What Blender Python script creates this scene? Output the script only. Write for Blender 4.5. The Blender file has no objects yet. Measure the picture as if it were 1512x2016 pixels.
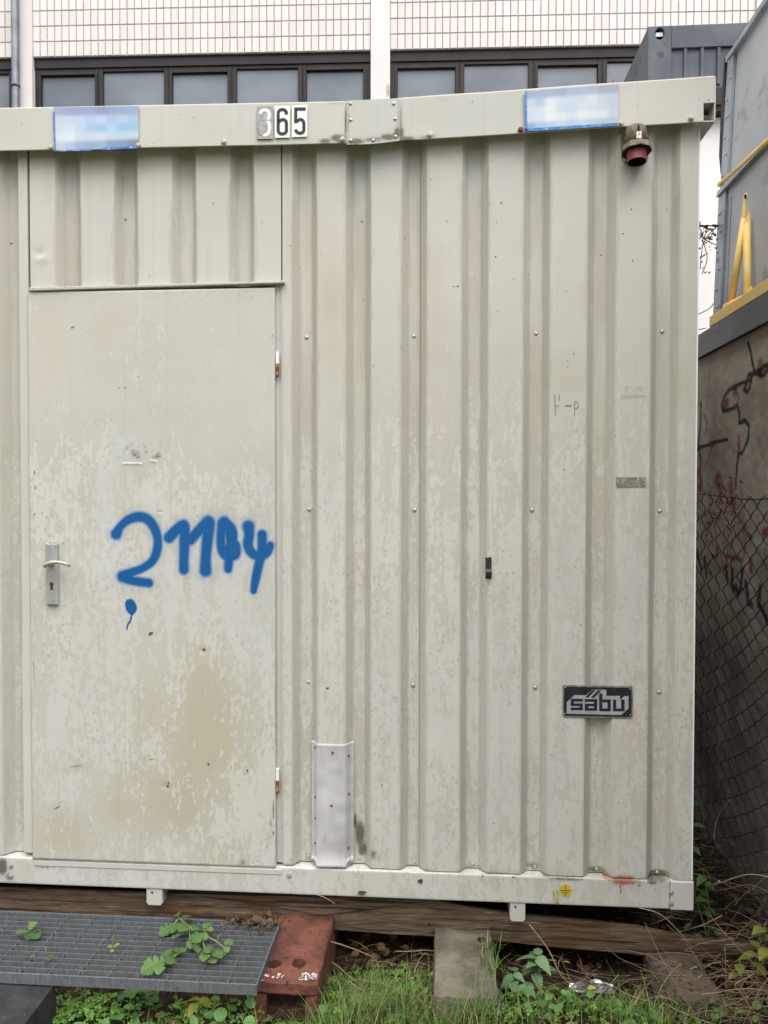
import bpy, math, random
import numpy as np
from mathutils import Matrix, Vector, noise as mnoise

S = bpy.context.scene
COL = S.collection
R = math.radians

# ------------------------------------------------------------------ camera, sky, sun, exposure
CZ = 1.72                      # eye height above the ground
YAW, PITCH, ROLL = R(-4.122), R(-1.228), R(0.081)
FPX = 1514.0
CAM = Vector((0.0, -2.73, CZ))
_fw = Vector((math.sin(YAW) * math.cos(PITCH), math.cos(YAW) * math.cos(PITCH), math.sin(PITCH)))
_rt = Vector((math.cos(YAW), -math.sin(YAW), 0))
_up = _rt.cross(_fw)
RT = math.cos(ROLL) * _rt + math.sin(ROLL) * _up
UP = -math.sin(ROLL) * _rt + math.cos(ROLL) * _up
FW = _fw
cd = bpy.data.cameras.new("camera")
cam = bpy.data.objects.new("camera", cd)
COL.objects.link(cam)
cam.matrix_world = Matrix(((RT.x, UP.x, -FW.x, CAM.x), (RT.y, UP.y, -FW.y, CAM.y), (RT.z, UP.z, -FW.z, CAM.z), (0, 0, 0, 1)))
cd.sensor_fit = 'VERTICAL'
cd.sensor_height = 36.0
cd.lens = FPX / 2016 * 36.0
cd.clip_start = 0.05
cd.clip_end = 500
S.camera = cam

SUN_EL, SUN_AZ = R(58), R(-40)         # soft sun high, in front-left of the facade
w = bpy.data.worlds.new("World")
S.world = w
w.use_nodes = True
wn = w.node_tree
bg = wn.nodes["Background"]
sky = wn.nodes.new("ShaderNodeTexSky")
sky.sky_type = 'NISHITA'
sky.sun_disc = False
sky.sun_elevation = SUN_EL
sky.sun_rotation = R(180) + SUN_AZ
sky.air_density = 1.0
sky.dust_density = 6.0
sky.ozone_density = 0.6
hs = wn.nodes.new("ShaderNodeHueSaturation")
hs.inputs['Saturation'].default_value = 0.10
wn.links.new(sky.outputs[0], hs.inputs['Color'])
wn.links.new(hs.outputs[0], bg.inputs[0])
bg.inputs[1].default_value = 0.12
sd = bpy.data.lights.new("sun", 'SUN')
sun = bpy.data.objects.new("sun", sd)
COL.objects.link(sun)
sd.energy = 1.1
sd.angle = R(50)
sd.color = (1.0, 0.985, 0.955)
sdir = Vector((math.sin(SUN_AZ) * math.cos(SUN_EL), -math.cos(SUN_AZ) * math.cos(SUN_EL), math.sin(SUN_EL)))
sun.location = sdir * 20
sun.rotation_euler = sdir.to_track_quat('Z', 'Y').to_euler()
S.view_settings.view_transform = 'Standard'
S.view_settings.look = 'None'
S.view_settings.exposure = 0.92
S.view_settings.gamma = 1
S.view_settings.use_curve_mapping = False
S.cycles.max_bounces = 6

# ------------------------------------------------------------------ photo point -> place helpers
def ray(px, py):
    return FW + RT * ((px - 756) / FPX) - UP * ((py - 1008) / FPX)
def at(px, py, y=0.0):                 # on the upright plane Y = y
    v = ray(px, py); return CAM + v * ((y - CAM.y) / v.y)
def atx(px, py, x):                    # on the upright plane X = x
    v = ray(px, py); return CAM + v * ((x - CAM.x) / v.x)
def atz(px, py, z):                    # on the level plane Z = z
    v = ray(px, py); return CAM + v * ((z - CAM.z) / v.z)

# ------------------------------------------------------------------ objects
WM = {}
def adopt(o, p, local=False):
    if p is None:
        WM[o] = o.matrix_basis.copy(); return
    o.parent = p
    if local:
        WM[o] = WM[p] @ o.matrix_basis
    else:
        o.matrix_parent_inverse = WM[p].inverted(); WM[o] = o.matrix_basis.copy()
def tag(o, label=None, cat=None, group=None, kind=None):
    for k, v in (('label', label), ('category', cat), ('group', group), ('kind', kind)):
        if v: o[k] = v
    return o
def empty(name, loc, label, cat, group=None, rz=0.0, parent=None):
    o = bpy.data.objects.new(name, None)
    o.empty_display_size = 0.1
    COL.objects.link(o)
    o.matrix_basis = Matrix.Translation(Vector(loc)) @ Matrix.Rotation(rz, 4, 'Z')
    adopt(o, parent)
    return tag(o, label, cat, group)
def place(name, mesh, parent=None, M=None, local=False, label=None):
    o = bpy.data.objects.new(name, mesh)
    COL.objects.link(o)
    if M is not None: o.matrix_basis = M
    adopt(o, parent, local)
    if label: o['label'] = label
    return o

class MB:
    def __init__(s): s.v = []; s.f = []
    def add(s, vs, fs):
        b = len(s.v); s.v += [tuple(p) for p in vs]; s.f += [tuple(i + b for i in f) for f in fs]; return s
    def box(s, x0, x1, y0, y1, z0, z1):
        return s.add([(x0, y0, z0), (x1, y0, z0), (x1, y1, z0), (x0, y1, z0), (x0, y0, z1), (x1, y0, z1), (x1, y1, z1), (x0, y1, z1)],
                     [(0, 3, 2, 1), (4, 5, 6, 7), (0, 1, 5, 4), (1, 2, 6, 5), (2, 3, 7, 6), (3, 0, 4, 7)])
    def hexa(s, p):                    # eight corners: four of one end, then four of the other
        return s.add(p, [(0, 3, 2, 1), (4, 5, 6, 7), (0, 1, 5, 4), (1, 2, 6, 5), (2, 3, 7, 6), (3, 0, 4, 7)])
    def prism(s, poly, y0, y1):        # poly: (x, z) counter-clockwise seen from -Y
        n = len(poly)
        vs = [(x, y0, z) for x, z in poly] + [(x, y1, z) for x, z in poly]
        return s.add(vs, [tuple(range(n)), tuple(range(2 * n - 1, n - 1, -1))] + [(i, i + n, (i + 1) % n + n, (i + 1) % n) for i in range(n)])
    def prismx(s, poly, x0, x1):       # poly: (y, z)
        n = len(poly)
        vs = [(x0, y, z) for y, z in poly] + [(x1, y, z) for y, z in poly]
        return s.add(vs, [tuple(range(n)), tuple(range(2 * n - 1, n - 1, -1))] + [(i, i + n, (i + 1) % n + n, (i + 1) % n) for i in range(n)])
    def tube(s, pts, r, n=6, cap=True, sq=(1, 1)):
        pts = [Vector(p) for p in pts]; m = len(pts)
        rr = r if hasattr(r, '__len__') else [r] * m
        b = len(s.v); ref = None
        for i, p in enumerate(pts):
            t = (pts[min(i + 1, m - 1)] - pts[max(i - 1, 0)])
            t = t.normalized() if t.length > 1e-9 else Vector((0, 0, 1))
            if ref is None:
                a = Vector((0, 0, 1)) if abs(t.z) < .9 else Vector((1, 0, 0))
                u = t.cross(a).normalized()
            else:
                u = (ref - t * ref.dot(t)); u = u.normalized() if u.length > 1e-6 else t.orthogonal().normalized()
            ref = u; v = t.cross(u)
            for k in range(n):
                a = 2 * math.pi * k / n
                s.v.append(tuple(p + u * (math.cos(a) * rr[i] * sq[0]) + v * (math.sin(a) * rr[i] * sq[1])))
        for i in range(m - 1):
            for k in range(n):
                s.f.append((b + i * n + k, b + i * n + (k + 1) % n, b + (i + 1) * n + (k + 1) % n, b + (i + 1) * n + k))
        if cap:
            s.f.append(tuple(b + k for k in range(n - 1, -1, -1))); s.f.append(tuple(b + (m - 1) * n + k for k in range(n)))
        return s
    def lathe(s, c, axis, prof, n=16):  # prof: (along, radius)
        ax = Vector(axis).normalized(); c = Vector(c)
        s.tube([c + ax * a for a, _ in prof], [r for _, r in prof], n)
        return s
    def mesh(s, name, mat, smooth=False):
        me = bpy.data.meshes.new(name)
        me.from_pydata(s.v, [], s.f)
        me.materials.append(mat)
        if smooth: me.polygons.foreach_set('use_smooth', [True] * len(me.polygons))
        me.update(); return me
    def obj(s, name, mat, parent=None, smooth=False, bevel=0, local=False, label=None, seg=2):
        me = s.mesh(name, mat, smooth)
        o = place(name, me, parent, None, local, label)
        if bevel:
            b = o.modifiers.new('bevel', 'BEVEL'); b.width = bevel; b.segments = seg; b.limit_method = 'ANGLE'; b.angle_limit = R(40)
            me.polygons.foreach_set('use_smooth', [True] * len(me.polygons))
            b.harden_normals = True
        return o

def rough_box(bm, x0, x1, y0, y1, z0, z1, n=(8, 6, 4), amp=.004, seed=0, sc=9.0):
    """box of small facets with worn, uneven faces"""
    import itertools
    idx = {}
    def vid(i, j, k):
        key = (i, j, k)
        if key not in idx:
            p = Vector((x0 + (x1 - x0) * i / n[0], y0 + (y1 - y0) * j / n[1], z0 + (z1 - z0) * k / n[2]))
            c = Vector(((x0 + x1) / 2, (y0 + y1) / 2, (z0 + z1) / 2))
            e = sum((i in (0, n[0]), j in (0, n[1]), k in (0, n[2])))
            d = (p - c).normalized()
            q = p * sc + Vector((seed * 3.1, seed * 1.7, seed))
            p = p + Vector(mnoise.noise_vector(q)) * amp + Vector(mnoise.noise_vector(q * 3)) * amp * .4 - d * (amp * (.9 if e == 2 else 1.8 if e == 3 else 0))
            idx[key] = len(bm.v); bm.v.append(tuple(p))
        return idx[key]
    for i in range(n[0]):
        for j in range(n[1]):
            bm.f.append((vid(i, j, 0), vid(i, j + 1, 0), vid(i + 1, j + 1, 0), vid(i + 1, j, 0)))
            bm.f.append((vid(i, j, n[2]), vid(i + 1, j, n[2]), vid(i + 1, j + 1, n[2]), vid(i, j + 1, n[2])))
    for i in range(n[0]):
        for k in range(n[2]):
            bm.f.append((vid(i, 0, k), vid(i + 1, 0, k), vid(i + 1, 0, k + 1), vid(i, 0, k + 1)))
            bm.f.append((vid(i, n[1], k), vid(i, n[1], k + 1), vid(i + 1, n[1], k + 1), vid(i + 1, n[1], k)))
    for j in range(n[1]):
        for k in range(n[2]):
            bm.f.append((vid(0, j, k), vid(0, j, k + 1), vid(0, j + 1, k + 1), vid(0, j + 1, k)))
            bm.f.append((vid(n[0], j, k), vid(n[0], j + 1, k), vid(n[0], j + 1, k + 1), vid(n[0], j, k + 1)))
    return bm

def cut(o, mb, mat=None):
    """take the shape in mb out of object o for good"""
    me = mb.mesh('cutter', mat or o.data.materials[0])
    c = bpy.data.objects.new('cutter', me); COL.objects.link(c)
    k = o.modifiers.new('cut', 'BOOLEAN'); k.operation = 'DIFFERENCE'; k.solver = 'EXACT'; k.object = c
    bpy.context.view_layer.update()
    new = bpy.data.meshes.new_from_object(o.evaluated_get(bpy.context.evaluated_depsgraph_get()))
    o.modifiers.clear(); o.data = new
    bpy.data.objects.remove(c)

def vnoise(x, z, sc, seed=0):          # smooth 2-D value noise, numpy
    x = x * sc + seed * 17.3; z = z * sc + seed * 7.9
    xi = np.floor(x).astype(np.int64); zi = np.floor(z).astype(np.int64); fx = x - xi; fz = z - zi
    fx = fx * fx * (3 - 2 * fx); fz = fz * fz * (3 - 2 * fz)
    def h(a, b):
        n = (a * 374761393 + b * 668265263 + seed * 974711) & 0x7fffffff
        n = ((n ^ (n >> 13)) * 1274126177) & 0x7fffffff
        return ((n ^ (n >> 16)) & 0xffff) / 65535.0
    return (h(xi, zi) * (1 - fx) + h(xi + 1, zi) * fx) * (1 - fz) + (h(xi, zi + 1) * (1 - fx) + h(xi + 1, zi + 1) * fx) * fz

def arcs(pts, n=5):                     # smooth a polyline (Catmull-Rom)
    o = []
    P_ = [pts[0]] + list(pts) + [pts[-1]]
    for i in range(1, len(P_) - 2):
        for k in range(n):
            t = k / n; a, b, c, d = (np.array(P_[i + j], float) for j in (-1, 0, 1, 2))
            o.append(tuple(.5 * ((2 * b) + (-a + c) * t + (2 * a - 5 * b + 4 * c - d) * t * t + (-a + 3 * b - 3 * c + d) * t ** 3)))
    o.append(pts[-1]); return o
def set_attr(me, name, vals):
    a = me.attributes.new(name, 'FLOAT', 'POINT')
    a.data.foreach_set('value', np.asarray(vals, dtype=np.float32))
def blobs(X, Z, lst):                  # lst: photo px, py, radii px, amount, on the facade
    o = np.zeros_like(X)
    for px, py, rx, ry, a in lst:
        p = at(px, py)
        d = ((X - p.x) / (rx / 555)) ** 2 + ((Z - p.z) / (ry / 555)) ** 2
        o = np.maximum(o, a * np.exp(-d))
    return o
def dist_poly(X, Z, pts):              # distance to a polyline whose points carry a radius: returns d / r
    o = np.full_like(X, 1e9)
    for (ax, az, ar), (bx, bz, br) in zip(pts[:-1], pts[1:]):
        dx, dz = bx - ax, bz - az; L = dx * dx + dz * dz + 1e-12
        t = np.clip(((X - ax) * dx + (Z - az) * dz) / L, 0, 1)
        d = np.hypot(X - ax - t * dx, Z - az - t * dz) / (ar + (br - ar) * t)
        o = np.minimum(o, d)
    return o
def grid_mesh(name, mat, xs, ys, zs, yoff=None, smooth=False, axis='xz'):
    """sheet over columns (xs, ys) and rows zs"""
    nx, nz = len(xs), len(zs)
    X = np.tile(np.asarray(xs), nz); Y = np.tile(np.asarray(ys), nz); Z = np.repeat(np.asarray(zs), nx)
    if yoff is not None: Y = Y + yoff(X, Z)
    me = bpy.data.meshes.new(name)
    me.vertices.add(nx * nz)
    me.vertices.foreach_set('co', np.stack([X, Y, Z], 1).ravel().astype(np.float32))
    i = np.arange(nx - 1); j = np.arange(nz - 1)
    a = (j[:, None] * nx + i[None, :]).ravel()
    F = np.stack([a, a + 1, a + 1 + nx, a + nx], 1)
    me.loops.add(F.size); me.loops.foreach_set('vertex_index', F.ravel().astype(np.int32))
    me.polygons.add(len(F)); me.polygons.foreach_set('loop_start', (np.arange(len(F)) * 4).astype(np.int32))
    me.update(calc_edges=True)
    me.materials.append(mat)
    if smooth: me.polygons.foreach_set('use_smooth', [True] * len(me.polygons))
    return me, X, Y, Z

# ------------------------------------------------------------------ materials
def lin(c): c = c / 255.0; return c / 12.92 if c <= .04045 else ((c + .055) / 1.055) ** 2.4
def C(r, g, b, k=.80): return (lin(r) * k, lin(g) * k, lin(b) * k, 1)

class NT:
    def __init__(s, name):
        s.material = bpy.data.materials.new(name); s.material.use_nodes = True; s.nt = s.material.node_tree
        s.b = s.nt.nodes['Principled BSDF']
        s.tc = s.nt.nodes.new('ShaderNodeTexCoord'); s.P = s.tc.outputs['Object']
    def n(s, t, ins=None, **pr):
        o = s.nt.nodes.new(t)
        for k, v in pr.items(): setattr(o, k, v)
        for k, v in (ins or {}).items(): s.set(o.inputs[k], v)
        return o
    def set(s, sock, v):
        if isinstance(v, bpy.types.NodeSocket): s.nt.links.new(v, sock)
        else: sock.default_value = v
    def vec(s, sx=1, sy=1, sz=1, off=(0, 0, 0), src=None):
        return s.n('ShaderNodeMapping', {'Vector': src or s.P, 'Scale': (sx, sy, sz), 'Location': off}).outputs[0]
    def noise(s, v, scale, detail=3, rough=.55, dist=0):
        return s.n('ShaderNodeTexNoise', {'Vector': v, 'Scale': scale, 'Detail': detail, 'Roughness': rough, 'Distortion': dist}).outputs[0]
    def voro(s, v, scale, rnd=1):
        return s.n('ShaderNodeTexVoronoi', {'Vector': v, 'Scale': scale, 'Randomness': rnd})
    def m(s, op, a, b=0.0, c=0.0):
        o = s.n('ShaderNodeMath', operation=op); s.set(o.inputs[0], a); s.set(o.inputs[1], b)
        if op in ('MULTIPLY_ADD',): s.set(o.inputs[2], c)
        return o.outputs[0]
    def ss(s, v, lo, hi, a=0.0, b=1.0):
        o = s.n('ShaderNodeMapRange', interpolation_type='SMOOTHSTEP')
        s.set(o.inputs[0], v); s.set(o.inputs[1], lo); s.set(o.inputs[2], hi); s.set(o.inputs[3], a); s.set(o.inputs[4], b)
        return o.outputs[0]
    def mix(s, f, a, b, blend='MIX'):
        o = s.n('ShaderNodeMix', data_type='RGBA', blend_type=blend)
        s.set(o.inputs[0], f); s.set(o.inputs[6], a); s.set(o.inputs[7], b); return o.outputs[2]
    def attr(s, name): return s.n('ShaderNodeAttribute', attribute_name=name).outputs['Fac']
    def rnd(s): return s.n('ShaderNodeObjectInfo').outputs['Random']
    def sep(s): return s.n('ShaderNodeSeparateXYZ', {0: s.P}).outputs
    def bump(s, h, strength, dist=.002):
        o = s.n('ShaderNodeBump', {'Strength': strength, 'Distance': dist, 'Height': h}); s.set(s.b.inputs['Normal'], o.outputs[0]); return o
    def out(s, col, rough=.6, metal=0.0, spec=.5):
        s.set(s.b.inputs['Base Color'], col); s.set(s.b.inputs['Roughness'], rough); s.set(s.b.inputs['Metallic'], metal)
        s.set(s.b.inputs['Specular IOR Level'], spec); return s.material

def simple(name, c1, c2, scale=8, rough=.6, metal=0.0, spec=.4, bump=0.0, bscale=60, stretch=(1, 1, 1), lo=.35, hi=.65, rvar=0.0, c3=None, s3=40, t3=.66, bdist=.002):
    t = NT(name); v = t.vec(*stretch)
    col = t.mix(t.ss(t.noise(v, scale, 5), lo, hi), c1, c2)
    if c3: col = t.mix(t.ss(t.noise(v, s3, 3), t3, t3 + .06), col, c3)
    if rvar: col = t.mix(t.m('MULTIPLY', t.rnd(), rvar), col, (0.02, 0.018, 0.015, 1))
    if bump: t.bump(t.noise(v, bscale, 4), bump, bdist)
    return t.out(col, rough, metal, spec)

def cabin_paint():
    t = NT('weathered_cream_paint'); v = t.P
    z = t.sep()[2]
    n3 = t.noise(t.vec(1, 1, .6), 1.5, 4)
    n1 = t.noise(t.vec(1, 1, .30), 9, 5, .6)
    n2 = t.noise(t.vec(1, 1, .5, (3, 0, 1)), 58, 3, .6, .2)
    n4 = t.noise(t.vec(1, 1, .26, (9, 2, 4)), 19, 4, .6, .3)
    D = C(209, 207, 198); L = C(223, 222, 215)
    base = t.mix(t.ss(n3, .38, .64), D, C(214, 210, 202))
    base = t.mix(t.m('MULTIPLY', t.attr('spot'), .85), base, C(202, 199, 189))
    base = t.mix(t.m('MULTIPLY', t.attr('groove'), t.ss(t.noise(t.vec(1, 1, .25, (1, 8, 2)), 7, 4), .36, .58)), base, C(200, 194, 185))
    base = t.mix(t.m('MULTIPLY', t.ss(t.noise(t.vec(1, 1, .45, (7, 1, 2)), 3.2, 3), .56, .70), .55), base, C(207, 198, 186))   # pinkish fade
    base = t.mix(t.m('MULTIPLY', t.ss(t.noise(t.vec(1, 1, .4, (1, 5, 3)), 4.0, 3), .57, .68), .6), base, C(203, 207, 204))    # cool fade
    base = t.mix(t.attr('warm'), base, C(197, 189, 168))
    spot = t.attr('spot')
    # pale islands where the clear film has worn away
    q = t.m('ADD', t.m('MULTIPLY', n2, .55), t.m('MULTIPLY', n4, .45))
    q = t.m('ADD', q, t.m('MULTIPLY', t.m('SUBTRACT', spot, .75), .20))
    q = t.m('SUBTRACT', q, t.m('MULTIPLY', t.attr('warm'), .10))
    q = t.m('ADD', q, t.m('MULTIPLY', t.m('SUBTRACT', n1, .5), .22))
    q = t.m('ADD', q, t.m('MULTIPLY', t.attr('ridge'), .075))
    isl = t.ss(q, .522, .552)
    base = t.mix(t.m('MULTIPLY', isl, .60), base, t.mix(t.ss(n3, .42, .6), L, C(213, 213, 212)))
    # darker drops on the pale areas
    vo = t.n('ShaderNodeTexVoronoi', {'Vector': t.vec(1, 1, .75), 'Scale': 52, 'Randomness': 1})
    dr = t.ss(t.m('ADD', vo.outputs['Distance'], t.m('MULTIPLY', t.noise(v, 120, 2), .25)), .44, .34)
    gate = t.ss(t.noise(t.vec(1, 1, .6, (4, 4, 4)), 6.5, 3), .46, .58)
    base = t.mix(t.m('MULTIPLY', t.m('MULTIPLY', dr, gate), t.m('MULTIPLY', spot, .8)), base, C(192, 187, 172))
    # rain streaks
    st = t.ss(t.noise(t.vec(1, 1, .035), 38, 4), .55, .72)
    base = t.mix(t.m('MULTIPLY', st, .22), base, C(184, 180, 168))
    # film left in the folds
    sl = t.attr('fold')
    slm = t.ss(t.m('ADD', sl, t.m('MULTIPLY', t.m('SUBTRACT', t.noise(t.vec(1, 1, .22, (2, 3, 8)), 34, 5, .65), .5), 2.6)), .52, .64)
    slm = t.m('MULTIPLY', slm, t.ss(sl, .02, .2))
    base = t.mix(t.m('MULTIPLY', slm, .46), base, C(188, 183, 169))
    # fine chips
    ch = t.ss(t.noise(t.vec(1, 1, .8, (5, 5, 5)), 95, 2, .5), .775, .79)
    base = t.mix(t.m('MULTIPLY', ch, .7), base, C(110, 106, 98))
    g = t.attr('grime')
    gm = t.ss(t.m('ADD', g, t.m('MULTIPLY', t.m('SUBTRACT', t.noise(v, 240, 4, .75), .5), 1.3)), .32, .72)
    base = t.mix(t.m('MULTIPLY', g, .35), base, C(140, 133, 116))
    base = t.mix(t.m('MULTIPLY', gm, .85), base, t.mix(t.noise(v, 210, 3), C(62, 58, 46), C(112, 106, 88)))
    r = t.attr('rust')
    rm = t.ss(t.m('ADD', r, t.m('MULTIPLY', t.m('SUBTRACT', t.noise(v, 150, 4, .7), .5), 1.0)), .34, .66)
    base = t.mix(t.m('MULTIPLY', rm, .85), base, t.mix(t.noise(v, 90, 3), C(172, 100, 36), C(116, 74, 38)))
    sp = t.attr('spray')
    spm = t.m('MULTIPLY', 1.0, t.m('ADD', sp, t.m('MULTIPLY', t.m('MULTIPLY', t.m('SUBTRACT', t.noise(v, 420, 2, .6), .5), 1.6), t.m('MULTIPLY', sp, t.m('SUBTRACT', 1.1, sp)))))
    spm = t.n('ShaderNodeClamp', {0: spm}).outputs[0]
    base = t.mix(spm, base, t.mix(t.ss(sp, .6, 1.0), C(0, 118, 184), C(0, 92, 158)))
    t.bump(t.m('ADD', t.noise(v, 3.5, 2), t.m('MULTIPLY', t.noise(v, 26, 2), .05)), .35, .012)
    return t.out(base, t.m('ADD', .42, t.m('MULTIPLY', n4, .18)), 0, .35)

def concrete_wall():
    t = NT('old_graffiti_concrete'); v = t.P
    c = t.mix(t.ss(t.noise(v, 5, 5), .3, .7), C(172, 162, 150, .95), C(208, 199, 187, .95))
    c = t.mix(t.m('MULTIPLY', t.ss(t.noise(v, 110, 3, .7), .45, .75), .5), c, C(128, 118, 108))
    st = t.noise(t.vec(1, 1, .07), 16, 5, .6)
    c = t.mix(t.m('MULTIPLY', t.ss(st, .52, .68), .45), c, C(196, 189, 178))
    c = t.mix(t.m('MULTIPLY', t.m('MULTIPLY', t.ss(st, .50, .6), t.ss(t.noise(t.vec(1, 1, .5), 60, 3, .7), .6, .66)), .6), c, C(190, 185, 175))
    c = t.mix(t.m('MULTIPLY', t.ss(t.noise(t.vec(1, 1, .3, (4, 1, 1)), 3, 4), .5, .7), .5), c, C(132, 122, 115))
    foot_tone = t.ss(t.sep()[2], 1.55, .9)  # concrete gets darker towards the foot of the wall
    c = t.mix(t.m('MULTIPLY', foot_tone, t.ss(t.noise(v, 3, 4), .25, .6, .15, .5)), c, C(96, 91, 86))
    c = t.mix(t.attr('red'), c, C(150, 44, 36))
    c = t.mix(t.attr('black'), c, C(30, 28, 30))
    t.bump(t.noise(v, 90, 5, .7), .6, .006)
    return t.out(c, .9, 0, .2)

def tile_mat():
    t = NT('glazed_pinkish_white_tile'); r = t.rnd()
    c = t.mix(r, C(238, 231, 228, .84), C(246, 241, 239, .84))
    c = t.mix(t.m('MULTIPLY', t.ss(t.noise(t.vec(1, 1, .4), 9, 4), .5, .75), .5), c, C(220, 208, 204, .84))
    return t.out(c, t.m('ADD', .25, t.m('MULTIPLY', r, .1)), 0, .5)

def leaf_mat(name, c1, c2, c3=None):
    t = NT(name)
    at_ = t.n('ShaderNodeAttribute', attribute_name='tone').outputs['Fac']
    c = t.mix(at_, c1, c2)
    c = t.mix(t.m('MULTIPLY', t.rnd(), .35), c, c2)
    if c3: c = t.mix(t.ss(at_, .86, .93), c, c3)
    c = t.mix(t.m('MULTIPLY', t.ss(t.noise(t.P, 60, 2), .5, .7), .3), c, c1)
    t.set(t.b.inputs['Subsurface Weight'], 0.0)
    return t.out(c, .5, 0, .35)

def wood_mat():
    t = NT('weathered_timber'); v = t.vec(.11, 1, 1)
    g = t.m('ADD', t.m('MULTIPLY', t.noise(v, 60, 6, .65, .8), .6), t.m('MULTIPLY', t.noise(t.vec(.05, 1, 1), 210, 5, .7), .4))
    c = t.mix(t.ss(g, .3, .7), C(74, 61, 50), C(138, 119, 99))
    c = t.mix(t.m('MULTIPLY', t.ss(t.noise(t.vec(.25, 1, 1), 9, 4), .5, .68), .8), c, C(60, 48, 40))
    c = t.mix(t.m('MULTIPLY', t.ss(t.noise(t.vec(.03, 1, 1, (3, 3, 3)), 120, 3, .7), .6, .7), .6), c, C(196, 182, 162))
    c = t.mix(t.m('MULTIPLY', t.ss(t.noise(t.vec(.018, 1, 1, (2, 5, 1)), 75, 4, .6), .57, .61), .75), c, C(34, 27, 22))
    c = t.mix(t.m('MULTIPLY', t.ss(t.noise(t.vec(.7, 1, 1), 26, 3), .68, .72), .8), c, C(36, 28, 22))
    c = t.mix(t.m('MULTIPLY', t.ss(t.noise(t.P, 4, 3), .56, .66), .55), c, C(104, 74, 46))
    t.bump(g, .9, .006)
    return t.out(c, .85, 0, .2)

def soil_mat():
    t = NT('damp_soil'); v = t.P
    c = t.mix(t.ss(t.noise(v, 14, 6, .7), .35, .65), C(44, 35, 28), C(84, 68, 54))
    c = t.mix(t.ss(t.noise(v, 70, 4, .7), .58, .66), c, C(112, 94, 74))
    far = t.m('MULTIPLY', t.ss(t.m('MULTIPLY', t.sep()[1], -1.0), .35, .8), t.ss(t.noise(v, 9, 5, .7), .3, .5))
    c = t.mix(far, c, t.mix(t.ss(t.noise(v, 3, 5), .4, .6), C(74, 92, 44), C(112, 108, 76)))
    t.bump(t.noise(v, 50, 6, .7), 1.0, .02)
    return t.out(c, .95, 0, .15)

def glass_mat():
    t = NT('window_glass'); v = t.P
    c = t.mix(t.ss(t.noise(t.vec(.6, 1, 1), .8, 3), .35, .65), C(112, 122, 134), C(142, 151, 162))  # blue-grey sky reflection put into the base colour of the panes
    t.set(t.b.inputs['IOR'], 1.7)
    t.bump(t.noise(v, .8, 2), .08, .02)
    return t.out(c, .06, 0, .5)

def print_mat():                        # faded print on the two banners
    t = NT('faded_blue_print')
    a = t.n('ShaderNodeAttribute', attribute_name='tint', attribute_type='GEOMETRY').outputs['Color']
    return t.out(a, .45, 0, .4)

M = {}
M['paint'] = cabin_paint()
M['wallc'] = concrete_wall()
M['tile'] = tile_mat()
M['wood'] = wood_mat()
M['soil'] = soil_mat()
M['glass'] = glass_mat()
M['print'] = print_mat()
M['grout'] = simple('grey_grout', C(168, 152, 149), C(190, 178, 174), 20, .9)
M['plaster'] = simple('white_plaster', C(238, 234, 232, .86), C(246, 243, 242, .86), 2.5, .85, c3=C(204, 196, 190), s3=6, t3=.66, stretch=(1, 1, .3))
M['lintel'] = simple('dark_brown_metal', C(34, 28, 28), C(46, 39, 39), 3, .6)
M['frame'] = simple('dark_window_frame', C(36, 30, 31), C(48, 41, 41), 3, .55)
M['pipe'] = simple('zinc_pipe', C(98, 104, 112), C(122, 127, 134), 4, .45, .3)
M['slate'] = simple('slate_grey_paint', C(82, 90, 100), C(102, 110, 119), 3, .55, c3=C(70, 76, 84), s3=8, t3=.6, bump=.15, bscale=5, bdist=.01)
M['binpanel'] = simple('dull_grey_panel', C(176, 180, 184), C(192, 196, 200), 2.0, .5, c3=C(162, 166, 171), s3=5, t3=.62)
M['binframe'] = simple('blue_grey_steel', C(148, 157, 168), C(176, 184, 194), 4, .45, .1, c3=C(124, 131, 140), s3=18, t3=.64)
M['coping'] = simple('dark_grey_steel', C(104, 108, 113), C(128, 132, 137), 5, .5, .1, c3=C(150, 152, 154), s3=22, t3=.66, stretch=(1, .4, 1))
M['yellow'] = simple('worn_yellow_paint', C(252, 212, 122, .95), C(255, 224, 150, .95), 8, .5, c3=C(124, 86, 44), s3=34, t3=.68)
M['rustred'] = simple('rust_red_steel', C(104, 48, 36), C(142, 76, 58), 60, .8)
M['hinge'] = simple('rusty_hinge_steel', C(190, 140, 104), C(128, 68, 42), 55, .7, lo=.45, hi=.55)
M['zinc'] = simple('zinc_plated_steel', C(186, 182, 172), C(214, 210, 200), 90, .35, .5)
M['alu'] = simple('brushed_aluminium', C(176, 178, 180), C(196, 197, 198), 30, .38, .3, stretch=(1, 1, .1))
M['lever'] = simple('light_alloy_lever', C(196, 190, 178), C(216, 211, 200), 30, .35, .3)
M['patch'] = simple('white_sheet_metal', C(198, 197, 198), C(214, 212, 213), 9, .45, .05, c3=C(186, 178, 166), s3=14, t3=.64, stretch=(1.5, 1, .4), bump=.3, bscale=9, bdist=.01)
M['black'] = simple('black_enamel', C(34, 35, 40), C(48, 48, 54), 30, .4)
M['ink'] = simple('dark_print', C(42, 40, 48), C(52, 50, 58), 30, .55)
M['sticker'] = simple('white_sticker', C(242, 241, 241, .9), C(248, 247, 247, .9), 14, .5)
M['oldstick'] = simple('worn_sticker_film', C(176, 172, 166), C(196, 192, 186), 30, .6, c3=C(150, 146, 144), s3=70, t3=.58)
M['greyfilm'] = simple('torn_grey_film', C(160, 160, 168), C(190, 190, 196), 60, .6)
M['silver'] = simple('silver_print', C(176, 178, 184), C(196, 197, 202), 40, .4, .2)
M['badgerim'] = simple('dull_alloy_rim', C(140, 136, 134), C(178, 174, 172), 40, .4, .4)
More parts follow.
